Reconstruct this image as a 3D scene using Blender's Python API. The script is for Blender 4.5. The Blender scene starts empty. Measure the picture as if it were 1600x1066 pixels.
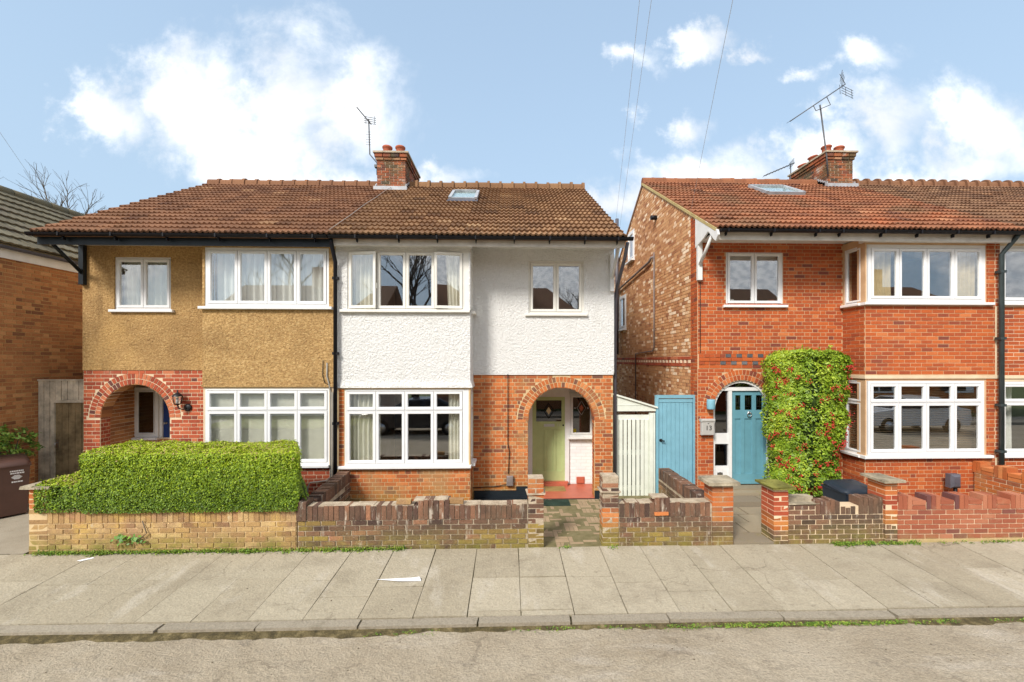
import bpy, bmesh, math, random
from mathutils import Vector, Matrix, Euler, noise as mnoise

random.seed(11)
S = bpy.context.scene
COL = S.collection
PI = math.pi
R = math.radians

# ------------------------------------------------------------------ camera
CAM_H = 2.8
YAW = math.atan(22 / 690)
cd = bpy.data.cameras.new('camera')
cam = bpy.data.objects.new('camera', cd)
COL.objects.link(cam)
cam.location = (0, 0, CAM_H)
cam.rotation_euler = (R(90), 0, -YAW)
cd.sensor_width = 36
cd.lens = 36 * 690 / 1600
cd.shift_x = -17 / 1600
cd.shift_y = 30 / 1600
cd.clip_start = 0.05
cd.clip_end = 3000
S.camera = cam

# ------------------------------------------------------------------ light
SUN_EL, SUN_AZ = R(40), math.atan2(-0.55, -0.83)      # high behind the camera, a little to the left
sd = bpy.data.lights.new('sun', 'SUN')
sun = bpy.data.objects.new('sun', sd)
COL.objects.link(sun)
sd.energy = 1.5
sd.angle = R(14)
sd.color = (1.0, 0.95, 0.87)
sdir = Vector((math.sin(SUN_AZ) * math.cos(SUN_EL), math.cos(SUN_AZ) * math.cos(SUN_EL), math.sin(SUN_EL)))
sun.rotation_euler = sdir.to_track_quat('Z', 'Y').to_euler()
sun.location = sdir * 60
S.view_settings.view_transform = 'Standard'
S.view_settings.look = 'None'
S.view_settings.gamma = 1
S.view_settings.use_curve_mapping = False
S.view_settings.exposure = 1.52

# ------------------------------------------------------------------ sky with cumulus clouds
W = bpy.data.worlds.new('World')
S.world = W
W.use_nodes = True
nt = W.node_tree
for n in list(nt.nodes):
    nt.nodes.remove(n)


class NG:
    """tiny node-graph helper"""
    def __init__(s, tree):
        s.t = tree

    def new(s, typ, **kw):
        n = s.t.nodes.new(typ)
        for k, v in kw.items():
            setattr(n, k, v)
        return n

    def put(s, sock, v):
        if isinstance(v, bpy.types.NodeSocket):
            s.t.links.new(v, sock)
        else:
            sock.default_value = v

    def math(s, op, a, b=0.0, clamp=False):
        n = s.new('ShaderNodeMath', operation=op, use_clamp=clamp)
        s.put(n.inputs[0], a)
        s.put(n.inputs[1], b)
        return n.outputs[0]

    def vec(s, op, a, b=(0, 0, 0)):
        n = s.new('ShaderNodeVectorMath', operation=op)
        s.put(n.inputs[0], a)
        s.put(n.inputs[1], b)
        return n.outputs['Value'] if op in ('LENGTH', 'DOT_PRODUCT') else n.outputs[0]

    def noise(s, vec, scale, detail=3, rough=0.55, dim='3D', dist=0.0):
        n = s.new('ShaderNodeTexNoise', noise_dimensions=dim)
        s.put(n.inputs['Vector'], vec)
        n.inputs['Scale'].default_value = scale
        n.inputs['Detail'].default_value = detail
        n.inputs['Roughness'].default_value = rough
        n.inputs['Distortion'].default_value = dist
        return n.outputs[0]

    def ramp(s, fac, stops, interp='LINEAR'):
        n = s.new('ShaderNodeValToRGB')
        n.color_ramp.interpolation = interp
        e = n.color_ramp.elements
        while len(e) < len(stops):
            e.new(0.5)
        for i, (p, c) in enumerate(stops):
            e[i].position = p
            e[i].color = (c[0], c[1], c[2], 1) if not isinstance(c, (int, float)) else (c, c, c, 1)
        s.put(n.inputs[0], fac)
        return n.outputs[0]

    def rng(s, v, a, b, c=0.0, d=1.0, smooth=True):
        n = s.new('ShaderNodeMapRange', interpolation_type='SMOOTHSTEP' if smooth else 'LINEAR')
        s.put(n.inputs[0], v)
        for i, x in enumerate((a, b, c, d)):
            s.put(n.inputs[i + 1], x)
        return n.outputs[0]

    def mix(s, f, a, b, mode='MIX'):
        n = s.new('ShaderNodeMix', data_type='RGBA', blend_type=mode)
        s.put(n.inputs[0], f)
        s.put(n.inputs[6], a if isinstance(a, bpy.types.NodeSocket) else (*a, 1))
        s.put(n.inputs[7], b if isinstance(b, bpy.types.NodeSocket) else (*b, 1))
        return n.outputs[2]


g = NG(nt)
tc = g.new('ShaderNodeTexCoord')
sky = g.new('ShaderNodeTexSky', sky_type='NISHITA')
sky.sun_disc = False
sky.sun_elevation = SUN_EL
sky.sun_rotation = SUN_AZ
sky.altitude = 50
sky.air_density = 1.0
sky.dust_density = 2.2
sky.ozone_density = 2.0
sx = g.new('ShaderNodeSeparateXYZ')
g.put(sx.inputs[0], tc.outputs['Generated'])
dy = g.math('MAXIMUM', sx.outputs[1], 0.04)
cx = g.new('ShaderNodeCombineXYZ')
g.put(cx.inputs[0], g.math('DIVIDE', sx.outputs[0], dy))
g.put(cx.inputs[1], g.math('DIVIDE', sx.outputs[2], dy))
ab = cx.outputs[0]
# each cloud bank to the north: bearing (tan), height (tan), half width, half height
BANKS = [(-.70, .60, .20, .15), (-.52, .58, .26, .20), (-.36, .55, .20, .18), (-.90, .55, .12, .085),
         (-.55, .44, .24, .11), (-.38, .40, .27, .10), (-.14, .42, .10, .045), (.42, .42, .26, .10),
         (.27, .38, .12, .06), (.85, .55, .15, .12), (.74, .49, .15, .07), (1.10, .52, .19, .17),
         (.92, .41, .34, .085), (.28, .70, .075, .038), (.46, .73, .10, .05), (.58, .71, .045, .032),
         (.81, .71, .13, .045), (.37, .54, .10, .06), (.67, .67, .07, .028)]
wn = g.new('ShaderNodeTexNoise')
g.put(wn.inputs['Vector'], ab)
wn.inputs['Scale'].default_value = 6.5
wn.inputs['Detail'].default_value = 7
wn.inputs['Roughness'].default_value = .62
warp = g.vec('ADD', ab, g.vec('MULTIPLY', g.vec('SUBTRACT', wn.outputs['Color'], (.5, .5, .5)), (.30, .20, 0)))
acc = None
for a, b, ra, rb in BANKS:
    d = g.vec('LENGTH', g.vec('MULTIPLY', g.vec('SUBTRACT', warp, (a, b, 0)), (1 / ra, 1 / rb, 0)))
    m = g.math('SUBTRACT', 1.0, d)
    if rb < .05:
        m = g.math('MULTIPLY', m, .72)
    acc = m if acc is None else g.math('SMOOTH_MAX' if False else 'MAXIMUM', acc, m)
fb = g.noise(ab, 3.4, 9, 0.62, dist=0.25)
fb2 = g.noise(ab, 13.0, 6, 0.6)
den = g.math('ADD', acc, g.math('MULTIPLY', g.math('SUBTRACT', fb, 0.5), 2.0))
den = g.math('ADD', den, g.math('MULTIPLY', g.math('SUBTRACT', fb2, 0.5), 0.9))
north = g.rng(den, -0.02, 0.95)
# rest of the sky, out of frame: broken cumulus, cover raised to add ambient fill
gen = g.noise(tc.outputs['Generated'], 2.6, 8, 0.6)
rest = g.rng(gen, 0.42, 0.54)
side = g.rng(sx.outputs[1], 0.10, 0.35)
mk_ = g.new('ShaderNodeMix', data_type='FLOAT')
g.put(mk_.inputs[0], side)
g.put(mk_.inputs[2], rest)
g.put(mk_.inputs[3], north)
mask = mk_.outputs[0]
shade = g.noise(ab, 4.5, 5, 0.5)
ccol = g.mix(g.rng(shade, 0.36, 0.60), (3.35, 3.48, 3.68), (4.9, 4.9, 4.9))
hz = g.rng(sx.outputs[2], 0.10, 0.80, 0.90, 0.62)
skyc = g.mix(hz, sky.outputs[0], (1.8, 2.4, 3.0))
col = g.mix(g.math('MULTIPLY', mask, 0.97), skyc, ccol)
bg = g.new('ShaderNodeBackground')
g.put(bg.inputs[0], col)
bg.inputs[1].default_value = 0.102
wo = g.new('ShaderNodeOutputWorld')
nt.links.new(bg.outputs[0], wo.inputs[0])

# ------------------------------------------------------------------ materials
MATS = {}


def mk(name, cols, attr='rnd', nscale=6.0, cracks=None, stains=(), bumps=(), rough=0.85, spec=0.3, moss=None, fine=None, metal=0.0):
    """cols: ramp stops driven by the 'rnd' face attribute (or noise when attr is None);
    stains: (colour, scale, lo, hi, amount); bumps: (kind, scale, distance); moss: (colour, z0, z1, amount)"""
    m = bpy.data.materials.new(name)
    m.use_nodes = True
    t = m.node_tree
    k = NG(t)
    b = t.nodes['Principled BSDF']
    geo = k.new('ShaderNodeNewGeometry')
    P = geo.outputs['Position']
    if len(cols) == 1:
        c = k.mix(0.0, cols[0][1], cols[0][1])
    else:
        if attr:
            a = k.new('ShaderNodeAttribute', attribute_name=attr)
            f = a.outputs['Fac']
        else:
            f = k.rng(k.noise(P, nscale, 5, 0.6), 0.28, 0.72, smooth=False)
        c = k.ramp(f, cols)
    for i, st in enumerate(stains):
        sc, s, lo, hi, amt = st[:5]
        off = k.vec('ADD', P, (i * 7.3 + 1.1, i * 3.7, i * 5.1))
        if len(st) > 5:
            off = k.vec('MULTIPLY', off, st[5])
        f = k.rng(k.noise(off, s, 6, 0.65), lo, hi, 0, amt)
        c = k.mix(f, c, sc)
    if moss:
        mc, z0, z1, amt = moss
        sp = k.new('ShaderNodeSeparateXYZ')
        k.put(sp.inputs[0], P)
        f = k.rng(sp.outputs[2], z0, z1, 1, 0)
        nz = k.rng(k.noise(P, 3.0, 5, 0.7), 0.3, 0.65)
        c = k.mix(k.math('MULTIPLY', k.math('MULTIPLY', f, nz), amt), c, mc)
    if cracks:
        cs, cw, ca, cc = cracks
        wv = k.new('ShaderNodeTexNoise')
        k.put(wv.inputs['Vector'], P)
        wv.inputs['Scale'].default_value = 3.0
        wv.inputs['Detail'].default_value = 6
        vo = k.new('ShaderNodeTexVoronoi', feature='DISTANCE_TO_EDGE')
        k.put(vo.inputs['Vector'], k.vec('ADD', P, k.vec('MULTIPLY', wv.outputs['Color'], (.5, .5, .5))))
        vo.inputs['Scale'].default_value = cs
        patch = k.rng(k.noise(P, .8, 3, .6), .48, .6)
        f = k.math('MULTIPLY', k.rng(vo.outputs['Distance'], cw * .3, cw, ca, 0), patch)
        c = k.mix(f, c, cc)
    if fine:
        f = k.noise(P, fine[0], 4, 0.7)
        v = k.rng(f, 0.3, 0.7, 1 - fine[1], 1 + fine[1], smooth=False)
        vv = k.new('ShaderNodeCombineColor')
        for i in range(3):
            k.put(vv.inputs[i], v)
        c = k.mix(1.0, c, vv.outputs[0], 'MULTIPLY')
    k.put(b.inputs['Base Color'], c)
    b.inputs['Roughness'].default_value = rough
    b.inputs['Specular IOR Level'].default_value = spec
    b.inputs['Metallic'].default_value = metal
    last = None
    for kind, s, dist in bumps:
        if kind == 'v':
            n = k.new('ShaderNodeTexVoronoi')
            k.put(n.inputs['Vector'], P)
            n.inputs['Scale'].default_value = s
            h = k.math('SUBTRACT', 1.0, n.outputs['Distance'])
        else:
            h = k.noise(P, s, 5, 0.65)
        bp = k.new('ShaderNodeBump')
        bp.inputs['Strength'].default_value = 1.0
        bp.inputs['Distance'].default_value = dist
        k.put(bp.inputs['Height'], h)
        if last:
            k.put(bp.inputs['Normal'], last)
        last = bp.outputs[0]
    if last:
        k.put(b.inputs['Normal'], last)
    MATS[name] = m
    return m


def plain(name, c, rough=0.5, spec=0.4, metal=0.0, var=0.06, bump=None):
    d = tuple(x * (1 - var * 2.5) for x in c)
    return mk(name, [(0, d), (1, tuple(min(1, x * (1 + var)) for x in c))], None, 5.0, rough=rough, spec=spec, metal=metal,
              bumps=[bump] if bump else ())


# brickwork
mk('brick_orange', [(0, (.18, .075, .05)), (.14, (.29, .085, .04)), (.4, (.43, .115, .032)), (.75, (.54, .15, .04)), (1, (.62, .22, .075))],
   stains=[((.40, .225, .095), 1.2, .47, .70, .75), ((.15, .07, .05), 4, .56, .78, .45), ((.50, .36, .22), 3, .60, .76, .5)], fine=(60, .16), bumps=[('n', 70, .004)],
   moss=((.30, .22, .04), .05, .55, .6))
mk('brick_red', [(0, (.14, .05, .04)), (.12, (.26, .055, .03)), (.5, (.38, .075, .034)), (.8, (.46, .105, .046)), (1, (.52, .17, .08))],
   stains=[((.60, .36, .24), .9, .56, .76, .55)], fine=(60, .14), bumps=[('n', 70, .003)])
mk('brick_bright', [(0, (.21, .055, .034)), (.15, (.33, .07, .026)), (.55, (.44, .092, .024)), (.85, (.51, .12, .03)), (1, (.56, .17, .055))],
   stains=[((.25, .08, .05), 1.1, .52, .75, .4), ((.10, .055, .05), 6, .64, .8, .4)], fine=(60, .13), bumps=[('n', 70, .003)])
mk('brick_blue', [(0, (.06, .065, .075)), (1, (.15, .15, .16))], fine=(60, .15))
mk('brick_stock', [(0, (.34, .15, .075)), (.35, (.50, .245, .115)), (.68, (.62, .35, .17)), (.80, (.78, .56, .37)), (1, (.88, .72, .54))],
   stains=[((.54, .27, .12), .8, .48, .7, .45)], fine=(60, .12), bumps=[('n', 60, .004)])
mk('brick_brown', [(0, (.22, .095, .045)), (.3, (.35, .15, .062)), (.7, (.47, .205, .08)), (1, (.55, .28, .12))],
   stains=[((.46, .15, .04), .7, .5, .7, .4)], fine=(60, .15), bumps=[('n', 60, .004)])
mk('brick_old', [(0, (.07, .042, .034)), (.3, (.12, .066, .048)), (.6, (.185, .098, .062)), (.9, (.26, .13, .078)), (1, (.34, .16, .09))],
   stains=[((.10, .075, .05), 1.6, .42, .66, .6), ((.66, .60, .50), 13, .56, .70, .6, (1, 1, .20)), ((.04, .03, .025), 3, .5, .75, .5), ((.55, .50, .42), 16, .64, .72, .6)], fine=(45, .22), bumps=[('n', 40, .009)],
   moss=((.30, .25, .06), -.1, .42, .75), rough=.95)
mk('brick_yellow', [(0, (.25, .14, .07)), (.5, (.44, .275, .115)), (1, (.58, .41, .20))],
   stains=[((.56, .37, .10), 1.6, .46, .68, .6), ((.28, .16, .10), 2.0, .46, .68, .65), ((.46, .22, .13), 3.1, .56, .72, .5), ((.62, .54, .40), 7, .62, .72, .6)], fine=(45, .18), bumps=[('n', 40, .008)],
   moss=((.20, .20, .035), -.05, .36, 1.0), rough=.95)
mk('brick_moss', [(0, (.14, .09, .04)), (.5, (.25, .165, .055)), (1, (.36, .25, .08))], stains=[((.34, .27, .05), 3, .48, .68, .7), ((.12, .08, .05), 5, .55, .75, .5), ((.5, .44, .34), 14, .64, .74, .5)], fine=(45, .2), bumps=[('n', 40, .008)], moss=((.20, .19, .04), -.05, .3, .8), rough=.95)
mk('brick_pink', [(0, (.15, .06, .055)), (.2, (.29, .085, .048)), (.6, (.37, .115, .058)), (1, (.44, .17, .095))],
   stains=[((.50, .32, .2), 2, .55, .75, .4)], fine=(50, .13), moss=((.30, .22, .10), -.05, .2, .8))
mk('brick_chimney', [(0, (.07, .04, .035)), (.4, (.27, .08, .038)), (.75, (.38, .11, .042)), (1, (.42, .22, .12))],
   stains=[((.45, .38, .33), 3.2, .54, .68, .8), ((.10, .085, .04), 2, .42, .62, .75)], fine=(40, .2), bumps=[('n', 30, .01)])
mk('brick_white', [(0, (.76, .77, .79)), (1, (.85, .85, .86))], fine=(20, .04))
mk('mortar_pale', [(0, (.62, .47, .31)), (1, (.80, .65, .46))], None, 3, fine=(80, .1))
mk('mortar_orange', [(0, (.50, .31, .17)), (1, (.66, .44, .26))], None, 3, fine=(80, .1))
mk('mortar_tan', [(0, (.52, .37, .19)), (1, (.68, .51, .30))], None, 3, fine=(80, .12), moss=((.32, .25, .06), -.1, .45, .6))
mk('mortar_brown', [(0, (.42, .26, .10)), (1, (.56, .37, .17))], None, 3, fine=(80, .12))
mk('mortar_old', [(0, (.30, .23, .16)), (1, (.56, .47, .35))], None, 8, fine=(60, .2), moss=((.30, .26, .07), -.1, .42, .6), bumps=[('n', 30, .01)])
# renders
mk('render_white', [(0, (.82, .81, .785)), (1, (.89, .882, .862))], None, 18, stains=[((.62, .60, .54), 1.6, .55, .78, .4), ((.58, .56, .50), 5, .62, .78, .3, (1, 1, .12))],
   bumps=[('n', 24, .05), ('n', 60, .012)], rough=.9, spec=.2)
mk('render_tan', [(0, (.34, .20, .09)), (.5, (.51, .315, .13)), (1, (.69, .475, .23))], None, 24,
   stains=[((.24, .14, .06), .75, .44, .70, .6), ((.20, .12, .055), 4, .56, .72, .5, (1, 1, .15)), ((.58, .36, .12), .6, .5, .75, .4), ((.66, .47, .20), 34, .58, .70, .75), ((.12, .065, .02), 30, .56, .70, .6)],
   bumps=[('n', 30, .04)], rough=.95, spec=.15)
# paint, plastic, metal
plain('upvc_white', (.80, .80, .80), .35, .45, var=.02)
plain('upvc_cream', (.80, .775, .71), .38, .45, var=.03)
plain('paint_white', (.76, .755, .74), .55, .35, var=.05)
plain('fascia_white', (.66, .62, .55), .6, .3, var=.08)
plain('gutter_black', (.008, .008, .012), .5, .25, var=.2)
plain('paint_black', (.014, .02, .026), .45, .3, var=.15)
plain('pipe_grey', (.10, .095, .115), .45, .45, var=.1)
plain('pipe_green', (.035, .05, .052), .4, .5, var=.12)
plain('paint_sage', (.46, .54, .25), .45, .4, var=.04)
plain('paint_mint', (.72, .745, .655), .55, .35, var=.05)
plain('paint_blue', (.135, .325, .40), .42, .45, var=.05)
plain('paint_blue_gate', (.20, .42, .52), .5, .4, var=.06)
plain('paint_navy', (.01, .045, .20), .35, .5, var=.05)
plain('timber_grey', (.66, .58, .45), .85, .2, var=.22, bump=('n', 20, .006))
plain('timber_brown', (.28, .205, .11), .8, .2, var=.25, bump=('n', 20, .006))
plain('steel', (.55, .55, .55), .35, .5, 1.0, var=.05)
plain('aerial_metal', (.10, .10, .105), .5, .4, .3, var=.1)
plain('mailbox_steel', (.60, .585, .55), .4, .5, .35, var=.03)
plain('print_black', (.012, .012, .012), .6, .2, var=.0)
plain('print_white', (.75, .75, .75), .6, .2, var=.0)
plain('lead', (.42, .43, .45), .6, .4, .2, var=.12)
plain('terracotta', (.45, .13, .07), .8, .25, var=.12)
plain('tile_red', (.50, .13, .075), .45, .4, var=.08)
plain('doormat', (.36, .25, .10), .95, .1, var=.12, bump=('n', 120, .008))
plain('mat_green', (.035, .06, .045), .95, .1, var=.2, bump=('n', 120, .008))
plain('bin_brown', (.095, .048, .036), .5, .4, var=.06)
plain('bin_black', (.02, .03, .045), .45, .45, var=.1)
plain('lantern_black', (.012, .012, .016), .4, .5, var=.1)
plain('room_wall', (.22, .20, .17), .9, .1, var=.05)
plain('curtain_cream', (.84, .81, .69), .95, .1, var=.05)
plain('curtain_gold', (.62, .50, .30), .95, .1, var=.06)
plain('blind_white', (.74, .74, .70), .7, .2, var=.03)
plain('paper', (.85, .85, .86), .7, .2, var=.02)
plain('cable_grey', (.34, .32, .28), .6, .3, var=.1)
plain('cable_black', (.015, .015, .015), .6, .3, var=.0)
plain('cable_sky', (.55, .58, .62), .6, .3, var=.0)
plain('yellow_sticker', (.75, .65, .04), .5, .3, var=.0)
plain('copper_box', (.23, .19, .18), .6, .4, var=.15)
plain('car_dark', (.012, .016, .028), .15, .6, var=.0)
plain('car_white', (.70, .71, .72), .15, .6, var=.0)
plain('tyre', (.015, .015, .015), .8, .2, var=.1)
plain('cap_concrete', (.42, .36, .26), .95, .15, var=.25, bump=('n', 30, .012))
plain('cap_moss', (.24, .23, .06), .95, .15, var=.25, bump=('n', 30, .012))
# roofs
mk('tile_rust', [(0, (.12, .055, .032)), (.4, (.205, .098, .052)), (.8, (.27, .13, .068)), (1, (.34, .19, .10))],
   stains=[((.24, .12, .05), .8, .45, .75, .35), ((.30, .19, .05), 3.5, .62, .80, .35)], fine=(40, .2), bumps=[('n', 40, .006)], rough=.9)
mk('tile_brown', [(0, (.12, .062, .032)), (.4, (.21, .112, .055)), (.8, (.28, .155, .076)), (1, (.36, .22, .115))],
   stains=[((.23, .105, .05), .7, .45, .75, .4), ((.25, .19, .06), 4, .56, .80, .4)], fine=(40, .2), bumps=[('n', 40, .006)], rough=.9)
mk('tile_orange', [(0, (.15, .06, .035)), (.4, (.25, .098, .048)), (.8, (.33, .13, .062)), (1, (.40, .18, .09))],
   stains=[((.19, .105, .055), .6, .46, .66, .75), ((.44, .13, .05), .5, .54, .68, .6)], fine=(40, .18), bumps=[('n', 40, .006)], rough=.9)
mk('tile_dark', [(0, (.11, .058, .034)), (.5, (.20, .105, .058)), (1, (.29, .165, .09))],
   stains=[((.30, .13, .06), 1.2, .5, .7, .4)], fine=(40, .2), bumps=[('n', 40, .006)], rough=.9)
mk('tile_slate', [(0, (.085, .072, .045)), (.5, (.145, .125, .08)), (1, (.22, .195, .13))],
   stains=[((.42, .38, .22), 9, .66, .76, .7), ((.11, .085, .07), 1.0, .5, .7, .6)], fine=(40, .2), bumps=[('n', 40, .006)], rough=.92)
mk('ridge_mortar', [(0, (.22, .17, .11)), (1, (.38, .31, .21))], None, 6, fine=(40, .2))
mk('verge_mortar', [(0, (.38, .29, .12)), (1, (.52, .42, .20))], None, 6, fine=(40, .2))
# ground
mk('flagstone', [(0, (.355, .305, .22)), (.5, (.39, .34, .25)), (1, (.43, .375, .28))],
   stains=[((.25, .21, .15), 1.4, .46, .70, .55), ((.50, .45, .37), 2.3, .52, .70, .55, (1, .4, 1)), ((.17, .14, .10), 9, .60, .74, .55), ((.12, .10, .07), 22, .68, .76, .5)], fine=(42, .17), cracks=(.45, .006, .5, (.16, .13, .09)), bumps=[('n', 45, .010), ('n', 9, .016)], rough=.95, spec=.2)
mk('paving_base', [(0, (.12, .11, .045)), (1, (.24, .20, .11))], None, 6, fine=(90, .2))
mk('kerbstone', [(0, (.29, .25, .19)), (1, (.35, .305, .235))],
   stains=[((.20, .17, .12), 5, .52, .72, .6)], fine=(45, .22), bumps=[('n', 45, .012)], rough=.95, spec=.2)
mk('asphalt', [(0, (.33, .27, .19)), (.5, (.40, .335, .245)), (1, (.455, .39, .295))], None, 1.1,
   stains=[((.25, .20, .14), .5, .48, .72, .6), ((.52, .46, .38), 1.6, .54, .68, .5, (.35, 1, 1)), ((.17, .145, .115), 7, .60, .72, .5, (.5, 1, 1)), ((.46, .41, .34), 45, .62, .72, .5), ((.17, .14, .10), 38, .62, .74, .5), ((.38, .31, .21), 2.0, .55, .75, .4)],
   fine=(48, .26), cracks=(.55, .010, .35, (.14, .11, .08)), bumps=[('n', 45, .02), ('n', 6, .03)], rough=.95, spec=.2)
mk('gutter_dirt', [(0, (.05, .04, .02)), (.55, (.13, .10, .045)), (1, (.28, .22, .11))], None, 9, fine=(90, .3), bumps=[('n', 40, .03)], rough=1)
mk('concrete', [(0, (.27, .235, .175)), (1, (.38, .335, .26))], None, 1.4, stains=[((.22, .18, .12), 3, .52, .75, .4)], fine=(120, .14), bumps=[('n', 60, .006)])
mk('path_block', [(0, (.31, .225, .14)), (.5, (.35, .255, .16)), (1, (.39, .285, .18))], stains=[((.30, .25, .12), 2, .60, .78, .15)], fine=(80, .16), bumps=[('n', 50, .006)])
mk('york_stone', [(0, (.20, .165, .12)), (1, (.34, .28, .19))], stains=[((.25, .21, .06), 2.4, .56, .76, .5)], fine=(70, .16), bumps=[('n', 30, .008)])
mk('grass_ground', [(0, (.06, .085, .02)), (1, (.14, .16, .05))], None, 3, fine=(50, .25), bumps=[('n', 30, .03)])
mk('soil', [(0, (.10, .075, .045)), (1, (.20, .16, .10))], None, 5, fine=(60, .25), bumps=[('n', 30, .03)])
# plants
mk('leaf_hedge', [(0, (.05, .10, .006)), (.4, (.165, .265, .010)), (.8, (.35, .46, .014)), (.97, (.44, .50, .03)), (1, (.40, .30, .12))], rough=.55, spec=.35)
mk('leaf_bush', [(0, (.075, .145, .010)), (.5, (.21, .325, .016)), (1, (.42, .50, .04))], rough=.5, spec=.4)
mk('leaf_weed', [(0, (.06, .13, .015)), (.6, (.16, .27, .025)), (1, (.30, .32, .06))], rough=.6, spec=.3)
mk('leaf_shrub', [(0, (.06, .16, .02)), (.5, (.17, .33, .04)), (1, (.36, .50, .09))], rough=.5, spec=.4)
mk('berry', [(0, (.32, .012, .008)), (1, (.52, .03, .012))], rough=.35, spec=.5)
mk('bark', [(0, (.07, .055, .045)), (1, (.14, .115, .09))], None, 8, fine=(30, .2), rough=.95)
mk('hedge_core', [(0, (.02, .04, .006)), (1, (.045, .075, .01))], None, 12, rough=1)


def glass(name, refl, tint=(.92, .95, .94), rough=0.0):
    m = bpy.data.materials.new(name)
    m.use_nodes = True
    t = m.node_tree
    for n in list(t.nodes):
        t.nodes.remove(n)
    k = NG(t)
    tr = k.new('ShaderNodeBsdfTransparent')
    tr.inputs[0].default_value = (*tint, 1)
    gl = k.new('ShaderNodeBsdfGlossy')
    gl.inputs['Roughness'].default_value = rough
    gl.inputs['Color'].default_value = (.95, .97, 1, 1)
    lw = k.new('ShaderNodeLayerWeight')
    lw.inputs[0].default_value = .5
    f = k.math('ADD', k.math('MULTIPLY', k.math('POWER', lw.outputs['Facing'], 4.0), .6), refl + .04, True)
    mx = k.new('ShaderNodeMixShader')
    k.put(mx.inputs[0], f)
    t.links.new(tr.outputs[0], mx.inputs[1])
    t.links.new(gl.outputs[0], mx.inputs[2])
    o = k.new('ShaderNodeOutputMaterial')
    t.links.new(mx.outputs[0], o.inputs[0])
    MATS[name] = m


glass('glass', 0.13, (.98, .99, .985))
glass('glass_dark', 0.08, (.30, .27, .30))
glass('glass_frosted', 0.06, (.42, .42, .36), .15)
glass('skylight_glass', 0.12, (.9, .95, .93))


# ------------------------------------------------------------------ mesh helpers
def I4():
    return Matrix.Identity(4)


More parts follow.
